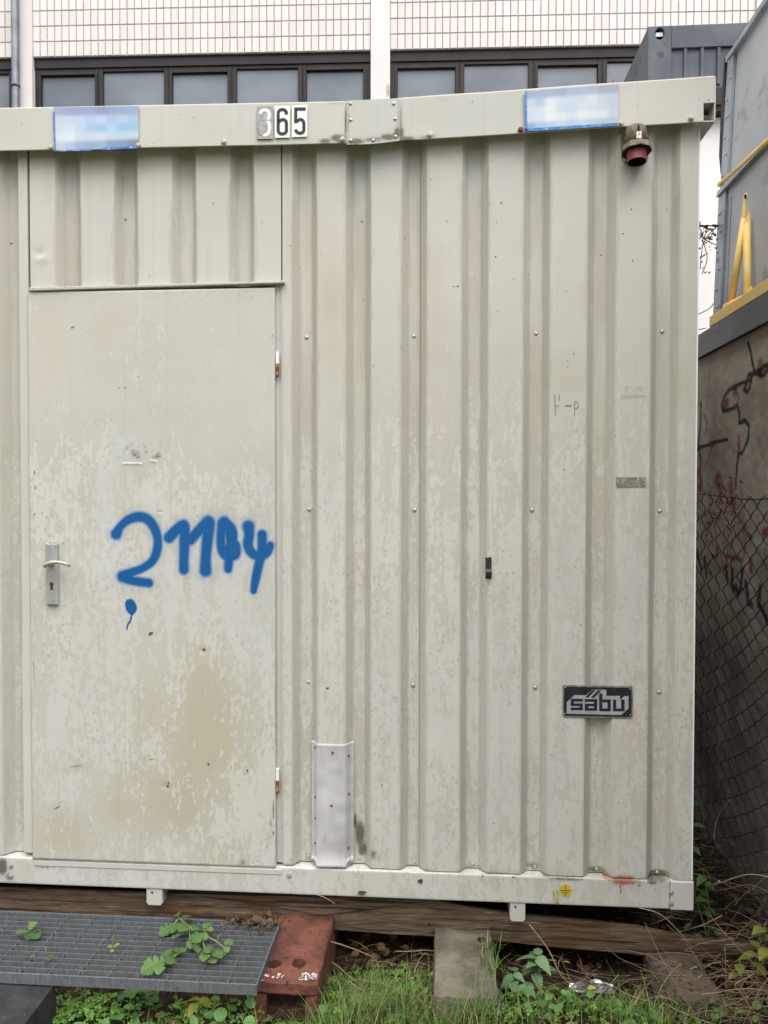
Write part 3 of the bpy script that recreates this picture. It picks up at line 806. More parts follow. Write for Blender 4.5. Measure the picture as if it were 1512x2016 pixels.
def door():
    gz0, gz1 = at(0, 1255).z, at(0, 985).z
    xs = np.linspace(DX0 + .002, DX1 - .002, 330)
    zs = np.unique(np.concatenate([np.linspace(DZ0 + .002, gz0, 110), np.linspace(gz0, gz1, 190), np.linspace(gz1, DZ1 - .002, 120)]))
    y = -.014
    xs = np.concatenate([[DX0, DX0], xs, [DX1, DX1]]); ysx = np.concatenate([[.02, y + .002], np.full(330, y), [y + .002, .02]])
    zz = np.concatenate([[DZ0, DZ0], zs, [DZ1, DZ1]]); yz = np.concatenate([[.02, y + .002], np.full(len(zs), y), [y + .002, .02]])
    me, X, Y, Z = grid_mesh('door', M['paint'], xs, ysx, zz)
    Y = np.maximum(Y, np.repeat(yz, len(xs)))
    d = (vnoise(X, Z, 2.2, 21) - .5) * .006
    for px, py, r, dep in [(402, 1280, 6, .004), (318, 1008, 5, .002), (330, 1545, 9, .003), (410, 1505, 4, .002), (150, 1520, 30, .002)]:
        p = at(px, py); d = d + dep * np.exp(-(((X - p.x) * 555 / r) ** 2 + ((Z - p.z) * 555 / (r * .6)) ** 2))
    Y = np.where(Y < y + .001, Y + d, Y)
    me.vertices.foreach_set('co', np.stack([X, Y, Z], 1).ravel().astype(np.float32)); me.update()
    me.polygons.foreach_set('use_smooth', [True] * len(me.polygons))
    warm = [(415, 1440, 85, 165, .95), (330, 1560, 120, 100, .85), (400, 1380, 50, 90, .8), (300, 1430, 60, 110, .55), (240, 1560, 60, 90, .6), (130, 1640, 70, 60, .6), (270, 940, 60, 60, .4), (230, 1340, 60, 50, .3), (430, 1670, 60, 40, .6), (380, 1500, 90, 150, .8)]
    weather(me, X, Z, warm)
    n = vnoise(X, Z, 60, 6) * .5 + vnoise(X, Z, 150, 7) * .5
    sp = np.zeros_like(X)
    for s in strokes:
        q = dist_poly(X, Z, s); core = np.clip((2.05 - q) / 1.2, 0, 1); core = core * core * (3 - 2 * core)
        mist = np.clip((4.2 - q) / 2.6, 0, 1) ** 2 * .30 * n
        sp = np.maximum(sp, np.maximum(core * 1.0, mist))
    for s in (drop, tail):
        q = dist_poly(X, Z, s); sp = np.maximum(sp, np.clip((1.12 - q) / .2, 0, 1))
    set_attr(me, 'spray', sp)
    g = np.clip(blobs(X, Z, GRIME + [(66, 1690, 6, 8, .8), (480, 1694, 10, 8, .6), (300, 575, 260, 3, .2), (90, 1500, 6, 40, .2), (70, 1320, 3, 60, .5), (535, 1620, 3, 30, .5), (150, 1515, 30, 4, .3), (120, 1600, 50, 30, .18)]), 0, 1)
    me.attributes['grime'].data.foreach_set('value', g.astype(np.float32))
    sp2 = np.clip((at(0, 760).z - Z) / .35, 0.52, 1); me.attributes['spot'].data.foreach_set('value', np.clip(sp2 + (vnoise(X, Z, 4, 14) - .5) * .5, 0, 1.1).astype(np.float32))
    return place('door', me, root)
dr = door()
def strip(lst, w, y, nm, mat, parent):
    m = MB()
    for pts in lst:
        v = [at(px, py, y) for px, py in pts]
        for i in range(len(v)):
            t = (v[min(i + 1, len(v) - 1)] - v[max(i - 1, 0)]); t = t.normalized() if t.length else Vector((1, 0, 0))
            nrm = Vector((-t.z, 0, t.x)) * (w / 2)
            m.v += [tuple(v[i] + nrm), tuple(v[i] - nrm)]
            if i:
                b = len(m.v); m.f.append((b - 4, b - 3, b - 1, b - 2))
    return m
# head drip, sill
m = MB()
p0, p1, p2, p3 = at(56, 573, -.02), at(559, 557.5, -.02), at(559, 552.5, -.02), at(56, 566, -.02)
m.hexa([p0, p1, Vector((p1.x, .005, p1.z)), Vector((p0.x, .005, p0.z)), p3, p2, Vector((p2.x, .005, p2.z + .006)), Vector((p3.x, .005, p3.z + .006))])
dh = m.obj('door_drip', M['paint'], root, bevel=.003)
me = dh.data; set_attr(me, 'grime', [.38] * len(me.vertices))
m = MB()
zs0 = at(300, 1713, -.012).z
m.box(DX0 + .004, at(556, 1700).x, -.0125, .02, zs0, DZ0 - .006)
m.obj('door_sill', M['paint'], root, bevel=.002)
m = MB(); m.box(DX0, DX1, -.006, .02, DZ0 - .0055, DZ0 - .001); m.obj('door_seal', M['dark'], root)
# hinges
for py in (718, 1535):
    x = at(547.5, py).x; z = at(547.5, py).z
    m = MB(); m.tube([(x, -.010, z + .002), (x, -.010, z + .045)], .0062, 12); m.tube([(x - .004, -.01, z + .02), (x - .004, .004, z + .02)], .004, 6)
    ho = m.obj('hinge', M['sticker'], root, smooth=False)
    m = MB(); m.tube([(x, -.010, z - .042), (x, -.010, z + .0015)], .0066, 12); m.tube([(x, -.010, z - .045), (x, -.010, z - .0425)], .005, 10)
    m.obj('hinge_barrel', M['hinge'], ho)
# handle set
hz0, hz1 = at(103, 1190, -.014).z, at(103, 1070, -.014).z
hx0, hx1 = at(93, 1130, -.014).x, at(116.5, 1130, -.014).x
m = MB(); m.box(hx0, hx1, -.026, -.0142, hz0, hz1)
hp = m.obj('handle_plate', M['alu'], dr, bevel=.003)
m = MB(); xm = (hx0 + hx1) / 2
m.box(xm - .012, xm + .012, -.022, -.0145, hz1 + .0005, hz1 + .006); m.obj('plate_rest', M['lever'], dr)
def hy(px, py, y): return at(px, py, y)
m = MB()
zc_ = at(103, 1110, -.03).z
m.tube([(xm, -.0265, zc_), (xm, -.062, zc_)], .009, 12)
m.tube([hy(88, 1115, -.062), hy(93, 1111, -.064), hy(101, 1107.5, -.066), hy(113, 1106.5, -.066), hy(126, 1109, -.063), hy(139, 1114, -.057)], [.0088, .0105, .0105, .0085, .0078, .0078], 12, sq=(1, .75))
m.obj('handle', M['lever'], hp, smooth=True)
m = MB(); kz = at(103, 1150, -.026).z
m.lathe((xm, -.0268, kz), (0, 1, 0), [(0, .0075), (.0004, .0075)], 14); m.box(xm - .0048, xm + .0048, -.0267, -.0262, kz - .021, kz - .004)
m.obj('keyhole', M['dark'], hp)
m = MB(); m.lathe((xm, -.0285, kz - .0005), (0, 1, 0), [(0, .0045), (.0016, .0052)], 10); m.box(xm - .003, xm + .003, -.0278, -.027, kz - .018, kz - .004)
m.obj('lock_cylinder', M['rustred'], hp)
for px, py in ((95.5, 1074), (108.5, 1074), (103.5, 1182)):
    p = at(px, py, -.026); m = MB(); m.lathe((p.x, -.0275, p.z), (0, 1, 0), [(0, .002), (.0012, .0034)], 8); m.obj('screw', M['zinc'], hp)

# bolts and rivets
def bolt_mesh():
    m = MB(); m.lathe((0, -.009, 0), (0, 1, 0), [(0, .006), (.0008, .0075), (.006, .0075), (.0061, .0105), (.009, .0105)], 6)
    return m.mesh('bolt', M['zinc'])
def rivet_mesh():
    m = MB(); m.lathe((0, -.0042, 0), (0, 1, 0), [(0, .0018), (0.0004, .004), (.0022, .0072), (.0042, .0078)], 12)
    m.lathe((0, -.0046, 0), (0, 1, 0), [(0, .0014), (.0006, .0016)], 6)
    return m.mesh('rivet', M['zinc'], True)
BM, RM = bolt_mesh(), rivet_mesh()
rustbolt = BM.copy(); rustbolt.materials[0] = M['hinge']
rb = random.Random(5)
for px, py, k in [(100, 291, 0), (273, 287, 0), (441, 280, 0), (846, 266, 0), (1025, 256, 1), (1222, 243, 0), (1360.5, 233, 0)]:
    p = at(px, py, FY); place('bolt', rustbolt if k else BM, root, Matrix.Translation((p.x, FY - .001, p.z)) @ Matrix.Rotation(rb.random(), 4, 'Y'))
p = at(674, 275, FY); place('bolt', BM, root, Matrix.Translation((p.x, FY - .001, p.z)))
for px, py in [(569.5, 1723), (22, 1704), (22, 1724), (1321, 1756), (1321, 1778), (1093, 1756)]:
    p = at(px, py, -.01); place('bolt', BM, root, Matrix.Translation((p.x, -.0105, p.z)) @ Matrix.Rotation(rb.random(), 4, 'Y') @ Matrix.Scale(.85, 4))
for px, py in [(690, 204), (690.5, 236), (690.5, 276.5), (735, 276), (775, 204), (778, 234), (779, 269)]:
    p = at(px, py, FY - .004); place('rivet', RM, root, Matrix.Translation((p.x, FY - .0042, p.z)) @ Matrix.Scale(.8, 4))
for px, py in [(604, 664), (815, 662), (1055, 657), (1303, 653), (609, 1003), (816, 1004), (1047, 1004), (1298, 1006), (607, 1343), (813, 1349), (1053, 1353), (1297, 1362)]:
    p = at(px, py, DEPTH); place('rivet', RM, root, Matrix.Translation((p.x, float(yprof(p.x)) + (-.0038 if p.x > xs_seam else .0003), p.z)))
for px, py in [(606, 1687), (709, 1690), (816, 1696), (931, 1700), (1053, 1705), (1174, 1710), (1293, 1716)]:
    p = at(px, py, DEPTH); place('rivet', RM, root, Matrix.Translation((p.x, float(yprof(p.x)) + (-.0038 if p.x > xs_seam else .0003), p.z)) @ Matrix.Scale(.8, 4))
# hanging wire end at the earth bolt
m = MB(); p = at(1093, 1757, -.012)
m.tube([(p.x, -.020, p.z), (p.x + .001, -.024, p.z - .012), (p.x + .006, -.022, p.z - .028), (p.x + .008, -.018, p.z - .036)], .0032, 6)
m.obj('earth_wire_end', M['ytag'], root)

# white patch riveted over one rib
def patch():
    xa, xb = at(611.5, 1600).x, at(695, 1600).x
    xs = np.linspace(xa, xb, 40); ys = np.minimum(yprof(xs), .026) - .0035
    zs = np.linspace(at(650, 1703).z - .002, at(650, 1465).z, 60)
    z1_ = zs[-1]; z0_ = zs[0]
    def yo(X, Z):
        o = -(np.clip((z0_ + .05 - Z) / .05, 0, 1) ** 2) * .012
        return o + (vnoise(X, Z, 12, 31) - .5) * .007 + (vnoise(X, Z, 30, 32) - .5) * .002
    me, X, Y, Z = grid_mesh('patch_plate', M['patch'], xs, ys, zs, yo, True)
    t = (X - xa) / (xb - xa)
    Z2 = Z + np.where(Z > z1_ - .02, ((t - .5) ** 2 * .02), 0) + np.where(Z < z0_ + .02, ((np.abs(t - .5) > .36) * .012), 0)
    me.vertices.foreach_set('co', np.stack([X, Y, Z2], 1).ravel().astype(np.float32)); me.update()
    o = place('patch_plate', me, root); s = o.modifiers.new('solid', 'SOLIDIFY'); s.thickness = .0015; s.offset = -1
    o['label'] = 'white sheet metal patch riveted to the cladding'
    hm = MB(); hm.lathe((0, -.003, 0), (0, 1, 0), [(0, .0022), (.0008, .0042), (.003, .0046)], 10)
    hme = hm.mesh('rivet', M['rustred'], True)
    for px, py in [(619.5, 1473), (655, 1481), (686, 1489.5), (621, 1570), (653, 1585), (686, 1565), (621, 1612), (621, 1661), (685.5, 1671)]:
        p = at(px, py, .0); place('rivet', hme, o, Matrix.Translation((p.x, min(float(yprof(p.x)), .026) - .0045, p.z)))
    return o
patch()

# dark clip, old label, scratches, chips
m = MB(); p = at(961.5, 1109)
cx0, cx1 = at(955.5, 1100).x, at(967.5, 1100).x
m.prismx([(-.001, at(0, 1089.5).z), (-.006, at(0, 1090).z), (-.008, at(0, 1112).z), (-.017, at(0, 1117).z), (-.016, at(0, 1126).z), (-.008, at(0, 1130).z), (-.001, at(0, 1129).z)], cx0, cx1)
cl = m.obj('wall_clip', M['black'], root, bevel=.0015)
m = MB(); q = at(960, 1097); m.lathe((q.x, -.0085, q.z), (0, 1, 0), [(0, .0025), (.0015, .0035)], 8); m.obj('clip_screw', M['zinc'], cl)
m = MB(); m.prism(plate_pts([(1213, 958.5), (1271.5, 958.5), (1271.5, 939.5), (1213, 939.5)], -.0062), -.0062, -.0050)
m.obj('label_residue', M['residue'], root, label='brown rectangle of old label glue')
m = MB()
rc = random.Random(12)
def chip(px, py, rx, ry, y=None, rot=0.0):
    p = at(px, py); yy = (float(yprof(p.x)) - (.0040 if p.x > xs_seam else .0012) if y is None else y) - .0010
    p = at(px, py, yy); n = 8; vs = []
    for k in range(n):
        a = 2 * math.pi * k / n; r = rc.uniform(.6, 1.15); dx = math.cos(a) * rx / 555 * r; dz = math.sin(a) * ry / 555 * r
        vs.append((p.x + dx * math.cos(rot) - dz * math.sin(rot), yy, p.z + dx * math.sin(rot) + dz * math.cos(rot)))
    m.add(vs, [tuple(range(n))])
for c in [(712, 436, 2.6, 1.6, .5), (695, 529, 1.2, 1.3), (589.5, 527, 1.5, 3.2, .3), (571, 484, 1.4, 1.4), (677, 347, 1.2, 1.2), (850, 353, 1.3, 1.3), (880, 435, 2, .7), (893, 564, 2, 1), (901, 563.5, 3.5, 1.1),
          (987, 399, 2.6, 1.8, .4), (963, 401, 1, 1), (977, 437, 1.1, 1.1), (976, 505.5, 1.7, 1.4), (980, 613, 1, 1), (1183, 502, 1.6, 1.6), (1227, 460, 2, 1.6), (1243, 412, 1.7, 1.7), (1246, 513, 1.4, 1.8), (1313, 412, 1, 1.6),
          (715, 591, 1.3, 1.3), (645, 1355, 3.4, 2.6, .3), (797, 468, .8, 4), (791, 534, .6, 2), (803, 681, 1, 2.4), (788, 683, 1.6, 1), (611, 653, 1, 1), (1110, 924, 2.6, .7), (1144, 1230, 1.4, 1.8), (1015, 1283, 1.2, 1.2), (961, 1150, 1, 1),
          (581, 672, .8, 3, .5), (735, 720, 1, 1.4), (925, 710, 1, 1), (1045, 740, .9, 1.2), (1056, 760, .9, 1.1), (1118, 711, 2, .6), (1118, 722, 2, .6), (1130, 697, 1, 2), (1260, 1330, 1, 1), (1296, 1475, 1.2, 1.2), (1163, 1475, 1, 1.6),
          (750, 1350, 1.4, .8), (779, 1374, 2.2, .8, .3), (793, 1397, 2, .7), (752, 1545, 1.2, 2.5, .5), (1355, 760, .8, 1.4), (1350, 1428, .9, .9), (972, 1621, 1.6, 1.8), (1042, 540, 1, 1.6), (1083, 1590, 1.2, .9), (1208, 1015, .8, 1.5)]:
    chip(*c[:4], None, c[4] if len(c) > 4 else 0)
for c in [(247, 432, 3, 1.6, .4), (294, 544, 1.3, 1), (420, 400, 2.5, .8), (458, 347, 1, 1), (516, 439, 1.4, .9), (461, 462, .9, .9), (459, 514, .9, .9), (22, 479, 3, 1.6), (53, 469, 1, 1), (205, 562, 1.8, 1)]:
    chip(*c[:4], None, c[4] if len(c) > 4 else 0)
YD = -.0162
for c in [(143, 644, 5, 1, .35), (235, 763, 3, .8), (246, 762, 3, .8), (399, 590, 1, 1), (494, 585, 2.5, .7), (402, 1279, 4, 2.2, -.5), (296, 1247, 6, 2.4, .5), (330, 1548, 3.2, 2.6, .8), (332, 1541, 1, 3), (410, 1504, 2.4, 2.6), (487, 1517, 1.6, 2.4),
          (124, 1070, 3, .8, -.4), (120, 1024, 1.2, 1), (272, 741, 2, .8), (150, 1508, 16, .7, .04), (112, 1590, 10, .8, .5), (68, 930, 1, 6), (69, 960, 1, 5), (68, 1012, 1, 3), (538, 1590, .9, 24), (538, 1640, 1.4, 5), (300, 1495, 8, .6, .1), (536, 661, 1, 2)]:
    chip(*c[:4], YD, c[4] if len(c) > 4 else 0)
for k in range(46):
    px = rc.uniform(580, 1355); py = rc.uniform(320, 1690); chip(px, py, rc.uniform(.5, 1.0), rc.uniform(.5, 1.6), None, rc.uniform(-.6, .6))
for c in [(828, 1735, 6, 5, .3), (712, 1757, 11, 3), (950, 1725, 1.4, 3), (1010, 1727, 2, 3), (1014, 1728, 1, 3), (1221, 1745, 1, 6), (1222, 1755, 1.2, 4), (1259, 1743, 4, 1.2), (118, 1712, 1.5, .8), (440, 1712, 1.4, 1.4), (1300, 1782, 1.4, 1)]:
    chip(*c[:4], -.0102, c[4] if len(c) > 4 else 0)
for c in [(565, 229, 3, .6, .1), (600, 231, 6, .5, -.1), (930, 200, 2, 1), (42, 245, 2, .7, .4), (355, 226, 4, .5, -.2), (380, 231, 4, .5, -.2), (1255, 205, 1, 1), (1395, 197, 1.4, 2.4)]:
    chip(*c[:4], FY - .0035, c[4] if len(c) > 4 else 0)
tag(m.obj('paint_chips', M['chip'], root), kind='stuff')
# scraped patch on the door
m = MB()
for c in [(264, 890, 9, 6, -.4), (272, 896, 5, 4), (312, 894, 5, 4), (305, 896, 7, 2.4, .2), (287, 888, 4, 2), (249, 879, 1.5, 3.5), (254, 876, 3, .7), (316, 871, 1.3, 2.6), (273, 888, 1, 5, .3), (259, 873, 1, 3.6, .5), (284, 877, 1, 6, .6), (303, 883, 5, .8, -.6), (284, 857, .8, 3, .3)]:
    chip(*c[:4], YD, c[4] if len(c) > 4 else 0)
m.obj('scraped_paint', M['greyfilm'], dr)
m = strip([[(240, 912), (252, 911), (262, 912)], [(262, 912), (272, 911), (280, 913)], [(295, 905), (310, 908)]], .004, YD - .001, '', None, None)
m.obj('glue_trace', M['sticker'], dr)
# pencil writing
m = strip([[(1092, 777), (1093, 798), (1094, 817)], [(1101, 777), (1101.5, 789)], [(1094, 798), (1101, 799)], [(1112.5, 798), (1125, 799)], [(1112.5, 799), (1125, 798)],
           [(1131, 791), (1131.5, 806), (1131, 818)], [(1131, 792), (1134, 789.5), (1138, 793), (1138.5, 800), (1135, 804), (1132, 803)]], .0022, -.0056, '', None, None)
m.obj('pencil_letters', M['pencil'], root, label='blue-grey handwritten H-P')
m = strip([[(1229, 763), (1240, 760.5)], [(1234, 762), (1231, 773)], [(1244, 762), (1246, 771), (1249, 765), (1251, 771), (1254, 761)], [(1258, 771), (1259, 761), (1264, 759), (1264, 765), (1261, 767), (1264, 771)],
           [(1221, 779), (1245, 777), (1270, 778)], [(1220, 784), (1240, 781.5), (1272, 780.5)]], .0012, -.0056, '', None, None)
m.obj('pencil_letters', M['faint'], root, label='faint underlined handwriting')

# number stickers on the roof beam
def c4(X_, Y_): return (495 + X_ / 4.957, 185 + Y_ / 4.957)
SY = FY - .0055
def sticker(q, y, mat, nm='number_sticker', label=None):
    m = MB(); m.prism([(at(*c4(*p), y).x, at(*c4(*p), y).z) for p in q], y, y + .002)
    return m.obj(nm, mat, root, label=label)
s3 = sticker([(52, 440), (210, 436), (212, 118), (54, 122)], SY, M['oldstick'], label='worn grey number sticker reading 3, half torn')
s6 = sticker([(228, 428), (374, 424), (376, 110), (226, 116)], SY, M['sticker'], label='white sticker with black 6')
s5 = sticker([(394, 420), (544, 416), (546, 104), (396, 112)], SY, M['sticker'], label='white sticker with black 5')
def digit(lst, w, mat, parent, label=None):
    m = strip([[c4(*p) for p in pts] for pts in lst], w / 4.957 / 555, SY - .0008, '', None, None)
    return m.obj('digit', mat, parent, label=label)
digit([arcs([(341, 200), (339, 175), (322, 156), (300, 152), (278, 158), (263, 178), (261, 205)]) + [(261, 330)] + arcs([(261, 345), (265, 370), (282, 386), (302, 389), (322, 385), (339, 368), (342, 345)]) + [(342, 300)] + arcs([(342, 290), (336, 264), (318, 252), (300, 251), (284, 258), (268, 274)])], 30, M['ink'], s6)
digit([[(530, 146), (420, 146)], [(432, 135), (432, 278)], [(418, 272), (450, 264)] + arcs([(450, 262), (470, 249), (492, 252), (508, 270), (512, 292)]) + arcs([(512, 340), (508, 364), (494, 378), (474, 382), (450, 376), (436, 360), (431, 345)])], 30, M['ink'], s5)
digit([arcs([(84, 196), (96, 168), (120, 156), (146, 157), (168, 174), (174, 200), (170, 232), (150, 258)]), arcs([(150, 258), (168, 280), (176, 310), (174, 350), (162, 382), (140, 398), (112, 396)])], 32, M['sticker'], s3)
m = MB(); pts = [(58, 240), (90, 205), (130, 192), (158, 200), (150, 240), (140, 280), (150, 320), (140, 370), (110, 395), (95, 405), (75, 380), (60, 320)]
m.prism([(at(*c4(*p), SY - .0012).x, at(*c4(*p), SY - .0012).z) for p in pts][::-1], SY - .0014, SY - .0009)
m.obj('torn_film', M['greyfilm'], s3)
# earth symbol sticker
p = at(1113, 1753, -.0108)
es = MB(); es.lathe((p.x, -.0118, p.z), (0, 1, 0), [(0, .0232), (.0012, .0232)], 28)
eo = es.obj('earth_sticker', M['ytag'], root, label='round yellow earth symbol sticker')
m = strip([[(1113, 1743), (1113, 1753)], [(1102, 1753), (1124, 1753)], [(1105, 1756.5), (1121, 1756.5)], [(1108, 1759.7), (1118, 1759.7)], [(1111, 1762.5), (1115, 1762.5)]], .0022, -.0122, '', None, None)
m.obj('earth_symbol', M['ink'], eo)

# ------------------------------------------------------------------ maker's plate on the wall
def c9(X_, Y_): return (1095 + X_ / 9.164, 1335 + Y_ / 9.164)
bd = empty('name_plate', at(1177, 1414, 0), 'black plate with silver block letters reading säbu, low on the cabin wall', 'sign')
def b9(pts, y0, y1, mat, nm, parent, bevel=0):
    m = MB()
    for q in pts:
        w = [at(*c9(*p), y0) for p in q]
        area = sum(w[i].x * w[(i + 1) % len(w)].z - w[(i + 1) % len(w)].x * w[i].z for i in range(len(w)))
        w = w if area > 0 else w[::-1]
        m.prism([(p.x, p.z) for p in w], y0, y1)
    return m.obj(nm, mat, parent, bevel=bevel)
def rr(x0, y0, x1, y1, r, sk=0):
    o = []
    for cx_, cy_, a0 in ((x1 - r, y1 - r, 0), (x0 + r, y1 - r, 90), (x0 + r, y0 + r, 180), (x1 - r, y0 + r, 270)):
        for k in range(4):
            a = R(a0 + 30 * k); X_ = cx_ + r * math.cos(a); o.append((X_, cy_ + r * math.sin(a) + (X_ - x0) / (x1 - x0) * sk))
    return o
b9([rr(112, 122, 1388, 710, 45, 22)], -.006, -.0008, M['badgerim'], 'rim', bd, .0008)
b9([rr(140, 155, 1360, 680, 14, 22)], -.0066, -.0061, M['black'], 'plate', bd)
lt = b9([[(190, 435), (330, 305), (540, 312), (650, 210), (905, 212), (905, 320), (1055, 322), (1060, 335), (1085, 320), (1150, 322), (1158, 400), (1230, 322), (1305, 324), (1305, 545), (1175, 665), (950, 662), (935, 650), (930, 660), (705, 656), (690, 640), (680, 654), (445, 650), (435, 632), (425, 650), (190, 640)]], -.0070, -.0067, M['silver'], 'lettering', bd)
q = lambda x0, y0, x1, y1: [(x0, y0), (x1, y0), (x1, y1), (x0, y1)]
b9([q(262, 372, 480, 425), q(262, 425, 318, 505), q(318, 456, 480, 505), q(425, 505, 480, 580), q(262, 532, 425, 580),
    q(515, 378, 740, 428), q(680, 428, 740, 590), q(515, 460, 680, 508), q(515, 508, 580, 590), q(580, 542, 680, 590),
    q(775, 275, 835, 600), q(835, 385, 985, 440), q(925, 440, 985, 600), q(835, 548, 925, 600),
    q(1025, 388, 1083, 600), q(1083, 550, 1172, 600), q(1172, 388, 1235, 600),
    [(520, 350), (580, 350), (715, 215), (650, 215)], [(620, 355), (685, 355), (820, 220), (755, 220)]], -.0074, -.0071, M['black'], 'letters', bd)
for X_, Y_ in ((158, 168), (158, 640), (1335, 198), (1335, 668)):
    p = at(*c9(X_, Y_), -.0066); m = MB(); m.lathe((p.x, -.0078, p.z), (0, 1, 0), [(0, .0018), (.0011, .0026)], 8); m.obj('screw', M['zinc'], bd)

# ------------------------------------------------------------------ two banners on the roof beam
def banner(tl, tr, br, bl, cells, label, edges):
    y = FY - .006
    a, b, c, d = at(*tl, y), at(*tr, y), at(*br, y), at(*bl, y)
    o0 = empty('banner_sign', (d + c) / 2, label, 'sign')
    nr, nc = len(cells), len(cells[0]); s_ = 6
    nu, nv = nc * s_, nr * s_
    vs = []; cols = []
    A = np.array([[[lin(v) * .8 for v in cc] for cc in row] for row in cells])
    for r in range(nv + 1):
        for i in range(nu + 1):
            s, t = i / nu, r / nv
            p = a.lerp(b, s).lerp(d.lerp(c, s), t); vs.append((p.x, y + .0012 * mnoise.noise(Vector((p.x * 9, p.z * 9, 2))), p.z))
            fy = min(max(t * nr - .5, 0), nr - 1); fx = min(max(s * nc - .5, 0), nc - 1); j = min(int(fy), nr - 2); k = min(int(fx), nc - 2); v = fy - j; u_ = fx - k
            sh = lambda q_: min(max((q_ - .5) * 2.2 + .5, 0), 1)
            u_, v = sh(u_), sh(v)
            cols.append((A[j, k] * (1 - u_) + A[j, k + 1] * u_) * (1 - v) + (A[j + 1, k] * (1 - u_) + A[j + 1, k + 1] * u_) * v)
    F = [(r * (nu + 1) + i, (r + 1) * (nu + 1) + i, (r + 1) * (nu + 1) + i + 1, r * (nu + 1) + i + 1) for r in range(nv) for i in range(nu)]
    me = bpy.data.meshes.new('sheet'); me.from_pydata(vs, [], F); me.materials.append(M['print'])
    at_ = me.color_attributes.new('tint', 'FLOAT_COLOR', 'POINT')
    at_.data.foreach_set('color', np.array([list(c_) + [1] for c_ in cols], dtype=np.float32).ravel())
    so = place('sheet', me, o0); k = so.modifiers.new('solid', 'SOLIDIFY'); k.thickness = .0015; k.offset = -1
    m = MB()
    for (p, q_, w_) in edges:
        m2 = strip([[p, q_]], w_, y - .002, '', None, None); m.add(m2.v, m2.f)
    m.obj('blue_border', M['sigblue'], o0)
L1 = [[(170, 182, 212), (160, 172, 205), (158, 172, 206), (160, 172, 206), (150, 162, 196), (160, 172, 205), (160, 176, 212), (164, 180, 214)],
      [(212, 216, 230), (204, 218, 242), (200, 214, 240), (188, 208, 238), (202, 218, 242), (176, 202, 234), (190, 210, 238), (176, 200, 232)],
      [(214, 220, 232), (216, 226, 244), (200, 216, 238), (176, 204, 238), (166, 200, 236), (186, 214, 240), (160, 198, 236), (168, 198, 230)],
      [(222, 230, 244), (230, 236, 248), (212, 222, 238), (208, 222, 236), (212, 226, 240), (200, 218, 236), (194, 216, 240), (200, 218, 236)],
      [(206, 210, 222), (184, 202, 228), (160, 186, 216), (152, 178, 206), (164, 186, 210), (138, 164, 192), (136, 162, 188), (128, 144, 164)]]
banner((105.5, 211), (272.5, 208.5), (272.5, 290), (106, 297.5), L1, 'faded blue and white banner sign on the roof beam, above the cabin door', [((105.5, 220), (108, 297), .006), ((108, 296.5), (180, 295), .005), ((200, 293), (272, 289), .008)])
L2 = [[(166, 184, 214), (170, 186, 216), (172, 188, 214), (168, 184, 206), (178, 192, 218), (182, 194, 218), (182, 192, 212), (172, 180, 200), (172, 180, 200)],
      [(206, 220, 238), (188, 206, 230), (232, 236, 246), (214, 226, 242), (212, 222, 240), (214, 224, 240), (226, 232, 242), (208, 216, 232), (204, 210, 226)],
      [(216, 226, 242), (220, 230, 242), (236, 240, 248), (210, 222, 240), (206, 220, 238), (222, 230, 240), (218, 228, 240), (212, 220, 234), (206, 212, 226)],
      [(216, 228, 240), (220, 230, 242), (242, 246, 252), (232, 238, 246), (222, 230, 244), (236, 242, 250), (232, 238, 248), (232, 238, 250), (210, 216, 230)],
      [(140, 184, 226), (176, 206, 234), (190, 214, 236), (202, 222, 240), (196, 214, 234), (204, 220, 238), (198, 214, 232), (190, 206, 226), (196, 206, 222)]]
banner((1032.5, 179.5), (1218, 166), (1218, 246.5), (1033, 258), L2, 'faded white and blue banner sign on the roof beam, left of the red plug', [((1034.5, 178), (1035.5, 258), .008), ((1034, 256), (1216, 244.5), .010)])

# ------------------------------------------------------------------ power inlet
p = at(1250, 292)
X_, Zc = p.x, p.z
pl = empty('power_inlet', (X_, 0, Zc - .06), 'red and brown five-pin power inlet plug under the roof beam', 'power plug')
def pz(py): return at(1250, py, -.02).z
m = MB(); x0_, x1_ = at(1222.5, 290).x, at(1275, 290).x
m.prism([(x0_, pz(306)), (x0_ + .014, pz(319)), (x1_ - .012, pz(319)), (x1_, pz(310)), (x1_, pz(268)), (x1_ - .01, pz(261)), (x0_ + .008, pz(261)), (x0_, pz(268))], -.012, -.0008)
m.obj('back_plate', M['plugplate'], pl, bevel=.003)
xc = at(1252.5, 290, -.05).x
m = MB(); m.lathe((xc, -.045, pz(254) + .004), (0, .10, -1), [(0, .012), (.004, .024), (.012, .032), (.022, .0355), (.08, .039)], 20)
m.box(xc - .03, xc + .03, -.045, -.0125, pz(302), pz(262))
m.obj('housing', M['plugbody'], pl, smooth=True)
m = MB(); zc2 = pz(302)
m.lathe((xc + .001, -.050, zc2 + .014), (0, -.12, -1), [(0, .040), (.003, .046), (.02, .0505), (.024, .0505)], 9)
m.obj('collar', M['plugbody'], pl)
m = MB(); m.lathe((xc + .001, -.053, zc2 - .0105), (0, -.12, -1), [(0, .049), (.0006, .049)], 9); m.obj('gasket', M['dark'], pl)
m = MB()
n_ = 24; c0_ = Vector((xc + .001, -.053, zc2 - .011)); ax = Vector((0, -.10, -1)).normalized()
m.tube([c0_, c0_ + ax * .034], [.0325, .0325], n_, cap=False)
m.tube([c0_ + ax * .0341, c0_ + ax * .03415], [.0325, .0295], n_, cap=False)
m.obj('red_sleeve', M['plugred'], pl)
m = MB(); m.tube([c0_ + ax * .034, c0_ + ax * .006], [.0294, .0290], n_, cap=False); m.lathe(c0_ + ax * .006, ax, [(0, .0284), (.001, .0284)], 20)  # sleeve's inner wall coloured near-black for the shade inside the opening
